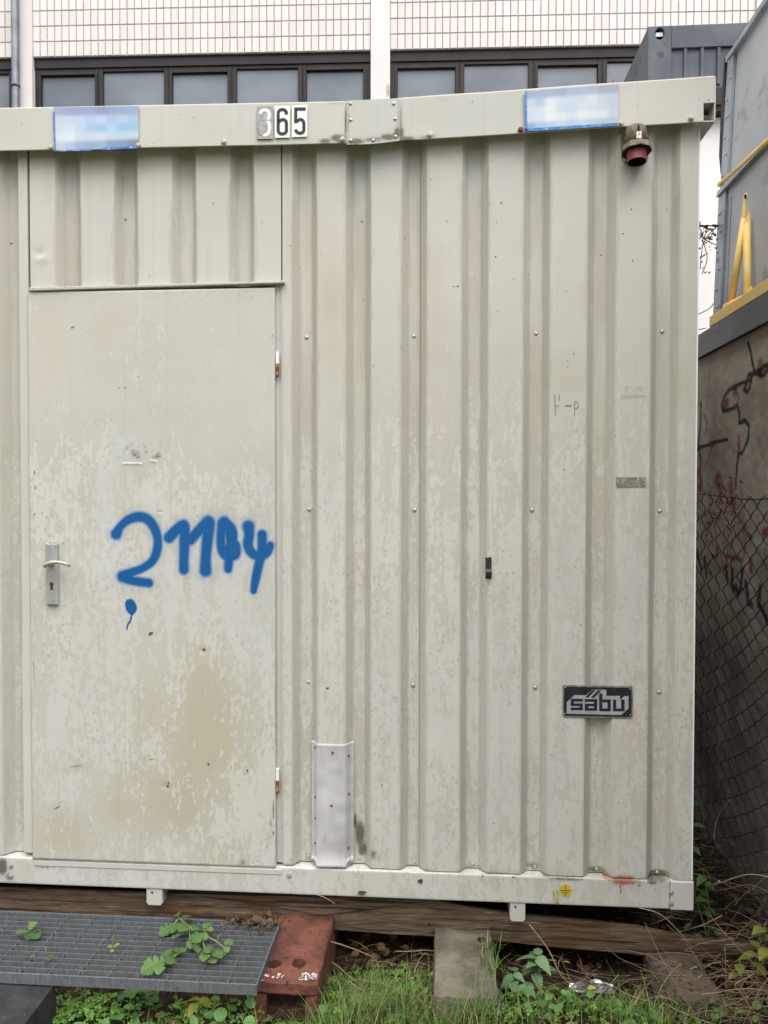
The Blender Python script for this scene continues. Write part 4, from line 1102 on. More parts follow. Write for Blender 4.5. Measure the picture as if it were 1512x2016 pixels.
for k in range(5):
    a = R(72 * k + 20); v = Vector((math.cos(a), 0, 0)) * .017 + Vector((0, math.sin(a), 0)) * .017
    m.tube([c0_ + ax * .011 + v, c0_ + ax * .026 + v], .003, 6)
m.obj('dark_bore_pins', M['dark'], pl)
m = MB()
m.add([], [])
zq = pz(281); yq = -.0865
for (a, b, c, d) in [(-.008, -.0012, 276.5, 283), (.0012, .008, 276.5, 283), (-.008, .008, 284.2, 289.5)]:
    m.box(xc + a, xc + b, yq - .0012, yq + .006, pz(d), pz(c))
m.obj('rating_label', M['sticker'], pl)
m = MB(); m.box(xc - .0022, xc + .0022, yq + .002, yq + .010, pz(274), pz(263)); m.obj('cover_slot', M['dark'], pl)
for dx, py in ((x0_ + .012, 268), (x1_ - .006, 266), (x0_ + .012, 313)):
    place('screw', RM, pl, Matrix.Translation((dx, -.0125, pz(py))) @ Matrix.Scale(.8, 4))

# ------------------------------------------------------------------ what the cabin stands on
def timber():
    xs = np.linspace(-2.4, 1.22, 150)
    ipt = lambda l: np.interp(xs, [at(a, b, .04).x for a, b in l], [at(a, b, .04).z for a, b in l])
    bot = ipt([(-500, 1790), (0, 1806), (250, 1815), (545, 1823), (850, 1845), (1060, 1862), (1320, 1888), (1520, 1904)])
    top = ipt([(-500, 1725), (0, 1748), (300, 1759), (480, 1772), (637, 1801), (700, 1793), (860, 1774), (890, 1779), (1000, 1799), (1100, 1808), (1255, 1824), (1400, 1852), (1520, 1868)])
    b = MB(); n = 10; prof = []
    for i, x in enumerate(xs):
        ring = []
        z0, z1 = bot[i], top[i]
        for k in range(n):
            t = k / (n - 1); ring.append((.034 + .004 * abs(t - .5) ** 3 * 8, z0 + (z1 - z0) * t))
        ring += [(.062, z1 - .004), (.14, z0)]
        for (y, z) in ring:
            q = Vector((x * 2.5, y * 20, z * 30))
            dn = mnoise.noise(q) * .005 + mnoise.noise(Vector((x * 8, z * 90, 3))) * .003
            if x > .55: dn += max(0, mnoise.noise(Vector((x * 5, z * 25, 7)))) * .018 * min(1, (x - .55) * 3)
            b.v.append((x, y + .006 + dn if y < .05 else y, z + mnoise.noise(Vector((x * 6, y, 9))) * .003))
    m_ = n + 2
    for i in range(len(xs) - 1):
        for k in range(m_):
            b.f.append((i * m_ + k, (i + 1) * m_ + k, (i + 1) * m_ + (k + 1) % m_, i * m_ + (k + 1) % m_))
    b.f.append(tuple(range(m_))); b.f.append(tuple(range(len(b.v) - 1, len(b.v) - 1 - m_, -1)))
    tm = empty('timber_sleeper', (-.5, .05, .12), 'long weathered timber beam under the cabin, split and rotting at its right end', 'timber')
    b.obj('beam', M['wood'], tm)
    # the split-off upper splinter
    xs = np.linspace(at(300, 1759).x, at(872, 1770).x, 40); c = MB()
    zl_ = ipt([(300, 1759), (480, 1772), (637, 1800), (700, 1791), (860, 1771.5), (873, 1771)]); zt_ = ipt([(300, 1758), (480, 1762), (640, 1766), (860, 1768), (873, 1770.5)])
    for i, x in enumerate(xs):
        d = mnoise.noise(Vector((x * 5, 1, 2))) * .004
        for (y, z) in ((.034 + d, zl_[i]), (.032 + d, zl_[i] * .5 + zt_[i] * .5), (.036 + d, zt_[i]), (.12, zt_[i]), (.12, zl_[i])): c.v.append((x, y, z))
    for i in range(len(xs) - 1):
        for k in range(5): c.f.append((i * 5 + k, (i + 1) * 5 + k, (i + 1) * 5 + (k + 1) % 5, i * 5 + (k + 1) % 5))
    c.f.append((0, 1, 2, 3, 4)); c.f.append(tuple(len(c.v) - 1 - k for k in range(5)))
    c.obj('splinter', M['wood'], tm)
timber()
m = MB(); rough_box(m, -2.4, .7, 2.0, 2.2, .06, .275, (20, 3, 4), .006, 4)
o = m.obj('timber_sleeper', M['wood']); tag(o, 'rear timber beam under the back of the cabin', 'timber')

def hollow_block():
    # red clay block with round holes through the top and a channel in its front
    p0 = atz(497, 1932, .176); p1 = atz(627, 1930, .176)
    xa, xb = p0.x, p1.x; yf = p0.y
    o = empty('clay_block', ((xa + xb) / 2, -.1, 0), 'red hollow clay block with holes, under the right end of the grating', 'block')
    m = MB(); yb = .16
    rough_box(m, xa, xb, yf + .01, yb, .128, .176, (18, 30, 6), .006, 1, 16)
    b1 = m.obj('top_slab', M['clay'], o)
    for px, py in ((540, 1898), (589, 1896)):
        c = atz(px, py, .176); k = MB(); k.tube([(c.x, c.y, .10), (c.x, c.y, .2)], .0235, 22); cut(b1, k)
    m = MB(); rough_box(m, xa + .002, xa + .04, yf + .012, yb, .0, .1275, (4, 10, 6), .003, 2); m.obj('side_web', M['clay'], o)
    m = MB(); rough_box(m, xb - .04, xb - .002, yf + .012, yb, .0, .1275, (4, 10, 6), .003, 3); m.obj('side_web', M['clay'], o)
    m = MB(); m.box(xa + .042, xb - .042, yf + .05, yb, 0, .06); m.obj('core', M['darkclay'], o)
    m = MB(); r_ = random.Random(4)
    for k in range(40):
        t = r_.random(); px = 508 + 115 * t
        if 556 < px < 590: continue
        c = atz(px + r_.gauss(0, 3), 1922 + r_.gauss(0, 3), .179)
        n = 6; m.add([(c.x + math.cos(a * 1.047) * r_.uniform(.003, .009), c.y + math.sin(a * 1.047) * r_.uniform(.003, .009), .1782) for a in range(n)], [tuple(range(n))])
    tag(m.obj('mortar_splashes', M['limewash'], o), kind='stuff')
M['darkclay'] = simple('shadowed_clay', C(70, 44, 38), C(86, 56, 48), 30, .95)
hollow_block()

def grey_block():
    p0 = atz(853, 1962, .146); p1 = atz(982, 1966, .146)
    o = empty('concrete_block', ((p0.x + p1.x) / 2, -.1, 0), 'pale grey concrete block propping the middle of the timber beam', 'block')
    m = MB(); rough_box(m, p0.x, p1.x, p0.y, .15, -.01, .1465, (14, 22, 8), .005, 7, 12); m.obj('block', M['block'], o)
    for px in (893, 948):
        c = atz(px, 1848, .146); m = MB(); m.tube([(c.x, -.02, .13), (c.x, -.02, .1482)], .016, 16); m.obj('hole', M['dark'], o)
grey_block()
p0 = atz(1312, 1962, .085); p1 = atz(1425, 1970, .085)
m = MB(); rough_box(m, p0.x, p1.x, p0.y, .13, -.01, .092, (12, 14, 6), .008, 9, 11)
tag(m.obj('dark_block', M['darkblock']), 'dark brown weathered block under the rotten right end of the timber', 'block')
p0 = atz(112, 1936, .165)
m = MB(); rough_box(m, p0.x - .7, p0.x, -.62, p0.y, -.01, .165, (14, 8, 6), .003, 12, 9)
tag(m.obj('black_block', M['blackblock']), 'black slab propping the front left of the grating', 'block')

def grating():
    zt_ = at(300, 1803, -.004).z
    zt_ = .204
    bl, br = atz(34, 1794, zt_), atz(552, 1816, zt_)
    fr = atz(490, 1939, zt_)
    dirx = (br - bl).normalized(); diry = (fr - br)
    Wd = diry.length; diry.normalize()
    dirx = Vector((dirx.x, dirx.y, 0)).normalized(); diry = Vector((diry.y * 0 + dirx.y, -dirx.x, 0)) * .96 + Vector((-.1, 0, 0)) ; diry.normalize()
    diry = Vector((dirx.y, -dirx.x, 0)).normalized()
    L = 1.16; H = .03; th = .003
    o = empty('metal_grating', br - dirx * L / 2 + diry * Wd / 2 - Vector((0, 0, H)), 'grey galvanised bar grating used as a doorstep below the cabin door', 'grating')
    Mt = Matrix(((-dirx.x, diry.x, 0, br.x), (-dirx.y, diry.y, 0, br.y), (0, 0, 1, zt_), (0, 0, 0, 1)))   # local u runs left from the right end, v towards the viewer
    def lb(m, u0, u1, v0, v1, z0, z1):
        q = MB().box(u0, u1, v0, v1, z0, z1)
        vs = [Mt @ Vector(p) for p in q.v]; m.add(vs, [f[::-1] for f in q.f]); return m
    nb = 13
    for k in range(nb):
        v = .006 + (Wd - .012) * k / (nb - 1)
        lb(MB(), .004, L - .004, v - .0014, v + .0014, -H + .001, -.0004).obj('bar', M['galv'], o)
    nr_ = 12
    q = None
    for k in range(1, nr_):
        u = L * k / nr_
        lb(MB(), u - .0013, u + .0013, .004, Wd - .004, -.015, -.006).obj('cross_rod', M['galv'], o)
    m = MB()
    lb(m, 0, .0038, 0, Wd, -H - .002, .0006); lb(m, L - .0038, L, 0, Wd, -H - .002, .0006)
    lb(m, .0039, L - .0039, Wd - .0035, Wd, -H - .002, .0004); lb(m, .0039, L - .0039, 0, .0035, -H - .002, .0004)
    m.obj('edge_frame', M['galv'], o)
    return zt_
ZG = grating()

# ------------------------------------------------------------------ right side: retaining wall, steel box, fence
XW = 1.35
zc0 = atx(1440, 678, XW).z
ztop_w = (atx(1375, 704, XW).z + atx(1500, 650, XW).z) / 2
rw = empty('retaining_wall', (XW + .15, 1.0, 0), 'rough grey concrete retaining wall with black and red graffiti, right of the cabin', 'wall')
def wall_face():
    ys = np.concatenate([np.linspace(-3, -.6, 10), np.linspace(-.55, 2.2, 240), np.linspace(2.3, 8, 20)])
    zs = np.unique(np.concatenate([np.linspace(-.02, .6, 40), np.linspace(.6, ztop_w, 200)]))
    me, X, Y, Z = grid_mesh('concrete_face', M['wallc'], ys, np.zeros_like(ys), zs)
    YY = X.copy(); XX = XW + (vnoise(YY, Z, 6, 41) - .5) * .012 + (vnoise(YY, Z, 30, 42) - .5) * .004
    # mesh: columns along +Y seen from -X : flip winding is irrelevant for shading
    me.vertices.foreach_set('co', np.stack([XX, YY, Z], 1).ravel().astype(np.float32)); me.update()
    def w4(pts, r):
        o = []
        for q_ in pts:
            p = atx(1300 + q_[0] / 2.88, 600 + q_[1] / 2.88, XW); o.append((p.y, p.z, (q_[2] if len(q_) > 2 else r)))
        return o
    def soft(q_, a=1.35, b=.7): c = np.clip((a - q_) / b, 0, 1); return c * c * (3 - 2 * c)
    bl = np.zeros_like(YY); rd = np.zeros_like(YY)
    for s_ in ([(500, 215), (515, 270), (528, 330), (540, 380)], [(611, 340), (575, 365), (540, 390), (505, 395), (500, 410)], [(611, 370), (590, 400), (560, 395), (545, 385)],
               [(520, 415), (515, 470), (500, 495), (480, 480), (500, 440), (540, 385)], [(500, 430), (450, 455), (400, 478), (365, 520), (350, 570), (360, 602), (400, 597), (442, 572), (452, 610), (450, 672)],
               [(450, 672), (478, 655), (502, 690), (498, 760), (470, 835), (445, 850)], [(445, 850), (437, 950), (430, 1035)], [(150, 840), (215, 815), (300, 785), (388, 762)], [(228, 560), (226, 700), (222, 830), (228, 1000)]):
        bl = np.maximum(bl, soft(dist_poly(YY, Z, w4(s_, .011))) * .92)
    for s_ in ([(405, 1500), (410, 1615), (430, 1600), (440, 1640), (462, 1610), (470, 1500)], [(490, 1570), (500, 1690), (515, 1700)], [(560, 1600), (550, 1700), (580, 1740), (600, 1800)], [(250, 1440), (262, 1540)], [(370, 1480), (380, 1560)], [(205, 1400), (230, 1500)]):
        bl = np.maximum(bl, soft(dist_poly(YY, Z, w4(s_, .016))) * .9)
    n = vnoise(YY, Z, 28, 44)
    for s_, r in (([(575, 340), (580, 390)], .03), ([(425, 480), (445, 532)], .022), ([(370, 570), (380, 556)], .03), ([(447, 740), (447, 828)], .017), ([(250, 620), (268, 670), (255, 745)], .008), ([(300, 790), (275, 870), (250, 940), (225, 850), (215, 780)], .008),
                  ([(325, 1010), (330, 1085)], .06), ([(215, 970), (225, 1020)], .05), ([(480, 1270), (474, 1450), (360, 1420)], .012), ([(515, 1455), (515, 1525)], .02), ([(465, 1280), (520, 1320)], .012), ([(400, 1030), (420, 1180)], .03), ([(330, 1200), (345, 1180)], .025), ([(590, 1290), (611, 1280)], .02)):
        rd = np.maximum(rd, soft(dist_poly(YY, Z, w4(s_, r)), 1.3, .8) * .85 * np.clip(n * 1.6, 0, 1))
    set_attr(me, 'black', bl); set_attr(me, 'red', rd)
    place('concrete_face', me, rw)
    m = MB(); m.box(XW + .012, XW + .30, -3, 8, -.02, ztop_w - .001); m.obj('concrete_core', M['darkblock'], rw)
wall_face()
zcp = atx(1378, 668, XW - .02).z
hgt = atx(1378, 640, XW - .02).z * .0 + .115
m = MB(); m.box(XW - .030, XW - .018, -3, 8, ztop_w - .004, ztop_w + hgt); m.box(XW - .017, XW + .34, -3, 8, ztop_w + hgt - .012, ztop_w + hgt)
m.obj('coping', M['coping'], rw, bevel=.003)
ZT = ztop_w + hgt                     # terrace level
m = MB(); m.box(XW + .345, 30, -6, BY - .3, ZT - .3, ZT - .02)
tag(m.obj('terrace', M['block']), kind='structure')

# grey steel box standing on the wall
XB = 1.45                             # foot of the box
YE = atx(1407, 628, XB).y             # its far end
zb0 = ZT + .001
zt_b = at(1437, 112, YE).z; xt_b = at(1437, 112, YE).x
zm = at(1420, 384, YE).z; xm_ = at(1420, 384, YE).x
box = empty('steel_container', (XB + .6, YE - 1.5, zb0), 'grey steel container with leaning ribbed side and yellow brackets, on top of the wall', 'container')
YN = YE - 3.2
def lean(z):                          # X of the leaning side at height z
    return XB + (xm_ - XB) * (z - zb0) / (zm - zb0) if z < zm else xm_ + .004 + (xt_b - xm_ - .004) * (z - zm) / (zt_b - zm)
def bslab(m, za, zb_, ya, yb, out0, out1):
    p = []
    for z in (za, zb_):
        x = lean(z); p.append([(x - out1, ya, z), (x - out0, ya, z), (x - out0, yb, z), (x - out1, yb, z)])
    m.hexa([Vector(q_) for q_ in p[0]] + [Vector(q_) for q_ in p[1]]); return m
zmm = zm - .0005
bslab(MB(), zb0, zm - .012, YN, YE - .012, -.9, .0).obj('lower_panel', M['binpanel'], box)
bslab(MB(), zm + .02, zt_b - .03, YN, YE - .012, -.9, -.006).obj('upper_panel', M['binpanel'], box)
m = MB(); bslab(m, zm - .012, zm + .02, YN, YE + .002, -.5, .026); m.obj('middle_rail', M['binframe'], box, bevel=.002)
m = MB(); bslab(m, zt_b - .03, zt_b, YN, YE + .002, -.95, .022); m.obj('top_rail', M['binframe'], box, bevel=.002)
m = MB(); bslab(m, zb0 + .001, zm - .013, YE - .10, YE, .001, .014); bslab(m, zb0 + .001, zm - .013, YE - .012, YE, -.9, .0005)
m.obj('corner_post', M['binframe'], box, bevel=.002)
m = MB(); bslab(m, zm + .021, zt_b - .031, YE - .085, YE, -.005, .012); bslab(m, zm + .021, zt_b - .031, YE - .012, YE, -.9, -.0055)
m.obj('corner_post', M['binframe'], box, bevel=.002)
m = MB(); bslab(m, zb0 + .09, zm - .07, YE - .158, YE - .15, .0005, .004); bslab(m, zb0 + .09, zm - .07, YE - .118, YE - .112, .0005, .004)
m.obj('guide_strip', M['binframe'], box)
rb2 = MB(); rb2.lathe((0, 0, 0), (-1, 0, 0), [(0, .0085), (.004, .0085), (.0075, .004)], 8)
rm2 = rb2.mesh('rivet', M['zinc'], True)
for k in range(15):
    z = zb0 + .06 + k * (zt_b - zb0 - .1) / 14
    if abs(z - zm) < .05: continue
    place('rivet', rm2, box, Matrix.Translation((lean(z) - (.0145 if z < zm else .0125), YE - .03 - (.03 if k % 2 else 0), z)))
# black rubber flap at the far end
m = MB(); m.prismx([(YE + .004, zm + .02), (YE + .05, zm + .14), (YE + .075, zm + .24), (YE + .05, zm + .5), (YE + .012, zm + .72), (YE + .004, zm + .72)], xm_ + .012, xm_ + .03)
m.obj('rubber_flap', M['tarp'], box)
m = MB(); z = zb0 + (zm - zb0) * .52
m.box(lean(z) - .0155, lean(z) - .0144, YE - .055, YE - .03, z, z + .022); m.obj('blue_tag', M['blue'], box)
# yellow tow frame
def bo(px, py, off): 
    # point off metres in front of the leaning side, seen at a photo point
    x = XB - off
    for _ in range(6):
        p = atx(px, py, x); x = lean(p.z) - off
    return atx(px, py, x)
m = MB(); q0, q1 = bo(1470, 420, .03), bo(1472, 596, .05); m.tube([q0, q0.lerp(q1, .5), q1], [.017, .017, .019], 14)
m.obj('yellow_strut', M['yellow'], box, smooth=True, label='upright yellow tube')
m = MB(); q0, q1 = bo(1466, 430, .045), bo(1439, 598, .05); m.tube([q0, q1], .0165, 14)
m.obj('yellow_strut', M['yellow'], box, smooth=True, label='slanting yellow tube')
m = MB(); q0, q1 = bo(1468, 380, .05), bo(1461, 446, .05)
d = .02
m.hexa([q1 + Vector((-.004, d, 0)), q1 + Vector((-.004, -d, 0)), q1 + Vector((.006, -d, 0)), q1 + Vector((.006, d, 0)), q0 + Vector((-.004, d * .7, 0)), q0 + Vector((-.004, -d * .7, 0)), q0 + Vector((.006, -d * .7, 0)), q0 + Vector((.006, d * .7, 0))])
yl = m.obj('yellow_lug', M['yellow'], box, bevel=.006)
m = MB(); q2 = bo(1467.5, 387, .056); m.tube([q2 + Vector((-.0005, 0, -.008)), q2 + Vector((-.0005, 0, .008))], .005, 8, sq=(1, 1)); m.obj('lug_hole', M['dark'], yl)
m = MB(); q0, q1 = bo(1430, 605, .05), bo(1466, 588, .05); m.tube([q0, q1], .02, 14); m.obj('yellow_sleeve', M['yellow'], box, smooth=True)
m = MB(); q0 = bo(1474, 580, .075); m.lathe(q0, (-1, 0, 0), [(0, .012), (.006, .012)], 12); m.obj('pin', M['zinc'], box)
q0, q1 = bo(1474, 580, .06), None
m = MB(); m.box(q0.x - .004, q0.x + .004, q0.y - .035, q0.y + .035, q0.z - .05, q0.z + .032); m.obj('yellow_bracket', M['yellow'], box, bevel=.008)
m = MB()
a0 = atx(1396, 640, XB - .13); a1 = atx(1560, 562, XB - .08)
zz0 = a0.z - .012
m.box(XB - .13, XB - .055, a1.y - .6, a0.y, zz0, zz0 + .052)
m.obj('yellow_bar', M['yellow'], box, bevel=.004, label='yellow square steel bar along the foot')
m = MB(); m.box(XB - .054, XB + .02, a0.y - .5, a0.y - .12, zz0 + .004, zz0 + .03); m.obj('bar_mount', M['dark'], box)
m = MB(); q0, q1 = bo(1418, 362, .06), bo(1560, 232, .06); m.tube([q0, q1], .0095, 12)
m.tube([bo(1417, 363, .06), bo(1421, 359, .06)], .014, 10)
m.obj('yellow_rod', M['yellow'], box, smooth=True, label='thin yellow rod across the side')

# dark container further back, on another one
YC = 6.1 - 2.73
cc = empty('grey_container', (at(1275, 100, YC).x + 2, YC + 1.2, 0), 'slate grey steel container high up behind the cabin roof, with lifting hole', 'container')
xa = at(1275.5, 100, YC).x; zt2 = at(1276, 52, YC).z; zb2 = at(1420, 172, YC).z
m = MB()
h = at(1299, 66, YC); hr = .042
xr0 = at(1322, 100, YC).x; zr1 = at(1322, 95, YC).z
m.box(xa, xr0, YC, YC + 2.4, zb2, zt2); m.box(xr0 + .0002, xa + 3.2, YC, YC + 2.4, zr1, zt2)
m.box(xr0 + .0002, xa + 3.2, YC + .02, YC + 2.4, zb2, zr1 - .0002)
sh = m.obj('shell', M['slate'], cc)
k = MB(); k.prism([(h.x + .036 * math.cos(a * .5236), h.z + .046 * math.sin(a * .5236)) for a in range(12)], YC - .05, YC + .09); cut(sh, k)
b = sh.modifiers.new('bevel', 'BEVEL'); b.width = .005; b.segments = 2; b.limit_method = 'ANGLE'; b.angle_limit = R(40)
m = MB(); m.box(h.x - .034, h.x + .034, YC + .075, YC + .088, h.z - .044, h.z + .044); m.obj('hole_back', M['dark'], cc)
m = MB(); m.box(h.x - .026, h.x + .030, YC + .02, YC + .03, h.z - .010, h.z + .020); m.obj('hole_light_patch', M['sticker'], cc)  # white patch standing in for light seen through the hole
for px in (1350, 1383, 1416, 1450, 1484, 1520):
    x = at(px, 130, YC).x; m = MB(); m.prism([(x - .012, zb2 + .03), (x + .012, zb2 + .03), (x + .012, zr1 - .001), (x - .012, zr1 - .001)], YC + .004, YC + .0198); m.obj('rib', M['slate'], cc, bevel=.003)
m = MB(); m.box(xa + .2, xa + 3.2, YC - .004, YC + 2.38, zb2 - .13, zb2 - .001); m.box(xa + .25, xa + 3.2, YC + .01, YC + 2.3, zb2 - .17, zb2 - .1302); m.obj('bottom_rail', M['lintel'], cc)
# side slot and red corner on the left flank
m = MB(); m.box(xa - .004, xa - .0005, YC + .35, YC + .8, zb2 + .02, zb2 + .16); m.obj('side_slot', M['dark'], cc)
m = MB(); q0 = at(1245, 155, YC + 1.2); m.box(xa - .01, xa - .0005, YC + 1.15, YC + 1.4, q0.z - .2, q0.z - .02); m.obj('red_mark', M['redbit'], cc)
m = MB(); m.box(xa + .12, xa + 3.2, YC + .10, YC + 2.3, ZT - .02, zb2 - .172)
tag(m.obj('lower_container', M['plaster'], bevel=.01), 'plain white container carrying the slate grey one, seen in the gap beside the cabin', 'container')

# chain and dry vine between the cabin and the steel box
ych = YE - .02
q0 = at(1368, 438, ych); q1 = at(1413, 445, ych)
ch = empty('chain', (q0 + q1) / 2, 'short rusty chain hanging between cabin and grey steel box', 'chain')
lk = MB(); pts = []
for k in range(13):
    a = 2 * math.pi * k / 12; pts.append((.016 * math.cos(a) + (.012 if math.cos(a) > 0 else -.012), 0, .009 * math.sin(a)))
lk.tube(pts, .0032, 6, cap=False); lkm = lk.mesh('link', M['wire'], True)
d = q1 - q0; nL = max(3, int(d.length / .042))
for k in range(nL + 1):
    t = k / nL; p = q0.lerp(q1, t); p.z -= .015 * math.sin(math.pi * t)
    place('link', lkm, ch, Matrix.Translation(p) @ Matrix.Rotation(-math.atan2(d.z, d.x), 4, 'Y') @ Matrix.Rotation(R(90) if k % 2 else 0, 4, 'X'))
vn = empty('dry_vine', at(1390, 500, ych), 'leafless reddish vine hanging from the chain against the white wall', 'vine')
m = MB(); rv = random.Random(8)
for c in ([(1376, 446), (1384, 470), (1381, 500), (1378, 530)], [(1410, 448), (1395, 462), (1384, 480)], [(1370, 455), (1392, 474), (1410, 482)], [(1386, 480), (1392, 510), (1382, 540)], [(1372, 620), (1396, 608), (1404, 598)], [(1372, 650), (1390, 646)], [(1384, 470), (1396, 452), (1408, 462)]):
    m.tube([at(x, y, ych) for x, y in arcs(c, 4)], .0024, 5)
m.obj('stem', M['vine'], vn)
m = MB()
for k in range(70):
    t = rv.random(); px = rv.gauss(1390, 11); py = 450 + abs(rv.gauss(0, 28)); p = at(px, py, ych + rv.uniform(-.02, .02)); s_ = rv.uniform(.004, .011)
    a = rv.uniform(0, 6.28); u_ = Vector((math.cos(a), rv.uniform(-.4, .4), math.sin(a))); v_ = Vector((-math.sin(a), .3, math.cos(a)))
    m.add([p - u_ * s_, p - v_ * s_ * .5, p + u_ * s_, p + v_ * s_ * .5], [(0, 1, 2, 3)])
tag(m.obj('withered_leaves', M['vine'], vn), kind='stuff')

# chain-link fence
def fence():
    XF = 1.16; wd, hh = .074, .040
    zt_ = atx(1450, 962, XF).z
    y0, y1 = -.75, 2.3
    o = empty('wire_fence', (XF, .7, 0), 'rusty chain-link fence in front of the graffiti wall', 'fence')
    n = int((zt_ - .0) / hh)
    def zig(ph):
        m = MB(); pts = []
        for k in range(n + 1):
            s_ = (1 if (k + ph) % 2 else -1)
            pts.append((s_ * .0022, s_ * wd / 2, k * hh))
            if k < n: pts.append((-s_ * .001, s_ * wd * .16, (k + .42) * hh))
        m.tube(pts, .0023, 4, cap=False)
        return m.mesh('wire', M['wire'])
    za, zb_ = zig(0), zig(1); rf = random.Random(2)
    nw = int((y1 - y0) / wd)
    for i in range(nw):
        y = y0 + i * wd
        place('wire', za if i % 2 else zb_, o, Matrix.Translation((XF + .012 * math.sin(i * .5), y, 0.01 + .012 * math.sin(i * .35))))
    m = MB(); m.tube([(XF + .012 * math.sin(i * .5), y0 + i * wd, zt_ - .03 + .012 * math.sin(i * .35)) for i in range(0, nw)], .0022, 5); m.obj('tension_wire', M['wire'], o)
    for yp in (y0 - .03, y1):
        m = MB(); m.tube([(XF + .03, yp, 0), (XF + .03, yp, zt_ + .03)], .02, 10); m.obj('post', M['wire'], o)
    # dead stems caught in the mesh
    dm = MB(); tones = []
    for k in range(60):
        px = rf.gauss(1425, 24); py = rf.gauss(1000, 40) if k < 40 else rf.uniform(1000, 1130)
        p = atx(px, py, XF - .006); a = rf.uniform(0, 6.28); L = rf.uniform(.02, .09)
        d_ = Vector((rf.uniform(-.15, .15), math.cos(a), math.sin(a)))
        dm.tube([p, p + d_ * L * .5 + Vector((0, 0, rf.uniform(-.01, .01))), p + d_ * L], .0013, 4)
    for k in range(70):
        px = rf.gauss(1420, 22); py = rf.gauss(985, 26) if k < 45 else rf.uniform(980, 1150); p = atx(px, py, XF - .008); s_ = rf.uniform(.006, .016); a = rf.uniform(0, 6.28)
        u_ = Vector((rf.uniform(-.5, .5), math.cos(a), math.sin(a))); v_ = Vector((rf.uniform(-.5, .5), -math.sin(a), math.cos(a)))
        dm.add([p - u_ * s_, p - v_ * s_ * .5, p + u_ * s_, p + v_ * s_ * .5], [(0, 1, 2, 3)])
    tag(dm.obj('caught_leaves', M['deadred'], o), kind='stuff')
M['deadred'] = simple('withered_red_brown', C(96, 54, 40), C(142, 96, 68), 40, .85)
fence()

# ------------------------------------------------------------------ vegetation
rg = random.Random(77)
class Cloud:
    def __init__(s): s.v = []; s.f = []; s.t = []
    def poly(s, pts, tone):
        b = len(s.v); s.v += [tuple(p) for p in pts]; s.t += [tone] * len(pts); s.f.append(tuple(range(b, b + len(pts))))
    def strip(s, L_, R_, tone):
        b = len(s.v)
        for a, c in zip(L_, R_): s.v += [tuple(a), tuple(c)]
        s.t += [tone] * (2 * len(L_))
        for i in range(len(L_) - 1): s.f.append((b + 2 * i, b + 2 * i + 1, b + 2 * i + 3, b + 2 * i + 2))
    def addmb(s, m, tone):
        b = len(s.v); s.v += m.v; s.t += [tone] * len(m.v); s.f += [tuple(i + b for i in f) for f in m.f]
    def mesh(s, name, mat, smooth=True):
        me = bpy.data.meshes.new(name); me.from_pydata(s.v, [], s.f); me.materials.append(mat)
        set_attr(me, 'tone', s.t)
        if smooth: me.polygons.foreach_set('use_smooth', [True] * len(me.polygons))
        return me
def leaf_pts(kind, n=7):               # half outline (along, half width) of a leaf of length 1
    if kind == 'ovate': return [(0, .02), (.08, .16), (.22, .28), (.4, .32), (.6, .25), (.8, .13), (.93, .05), (1, 0)]
    if kind == 'nettle': return [(0, .05), (.05, .22), (.14, .27), (.18, .31), (.2, .28), (.3, .35), (.32, .30), (.44, .33), (.46, .27), (.58, .28), (.6, .21), (.72, .20), (.74, .14), (.86, .11), (1, 0)]
    if kind == 'lobed': return [(0, .02), (.10, .03), (.14, .17), (.20, .24), (.25, .18), (.28, .05), (.36, .30), (.43, .37), (.49, .29), (.52, .10), (.58, .34), (.66, .42), (.73, .34), (.78, .36), (.86, .22), (.90, .24), (.96, .10), (1, 0)]
    if kind == 'round': return [(0, .06), (.1, .30), (.3, .46), (.55, .5), (.8, .38), (.94, .2), (1, 0)]
    if kind == 'lance': return [(0, .02), (.2, .10), (.5, .13), (.8, .07), (1, 0)]
def leaf_geo(M4, kind, size, droop=.25, fold=.25, tone=.5, cloud=None):
    pr = leaf_pts(kind); L_, C_, R_ = [], [], []
    for a, w_ in pr:
        z = -droop * a * a * size; x = a * size
        L_.append(M4 @ Vector((x, w_ * size, z + abs(w_) * size * fold))); R_.append(M4 @ Vector((x, -w_ * size, z + abs(w_) * size * fold))); C_.append(M4 @ Vector((x, 0, z)))
    cloud.strip(L_, C_, tone); cloud.strip(C_, R_, min(1, tone + .08))
def rotm(yaw, pitch=0.0, roll=0.0): return Matrix.Rotation(yaw, 4, 'Z') @ Matrix.Rotation(-pitch, 4, 'Y') @ Matrix.Rotation(roll, 4, 'X')
leaf_cache = {}
def leaf_mesh(kind, mat, size, tone, droop=.25, fold=.2):
    key = (kind, mat, round(tone, 1), droop, fold)
    if key not in leaf_cache:
        c = Cloud(); leaf_geo(Matrix.Identity(4), kind, 1.0, droop, fold, tone, c); leaf_cache[key] = c.mesh('leaf', M[mat])
    return leaf_cache[key]
def lay_leaf(parent, p, yaw, pitch, size, kind, mat, tone=.5, roll=0.0, droop=.25, fold=.2, label=None):
    return place('leaf', leaf_mesh(kind, mat, size, tone, droop, fold), parent, Matrix.Translation(Vector(p)) @ rotm(yaw, pitch, roll) @ Matrix.Scale(size, 4), label=label)
def gz(x, y): return ((float(vnoise(np.array([x]), np.array([y]), 5, 1)[0]) - .5) * .05 + (float(vnoise(np.array([x]), np.array([y]), 17, 2)[0]) - .5) * .03) - .01 + float(mound(x, y))

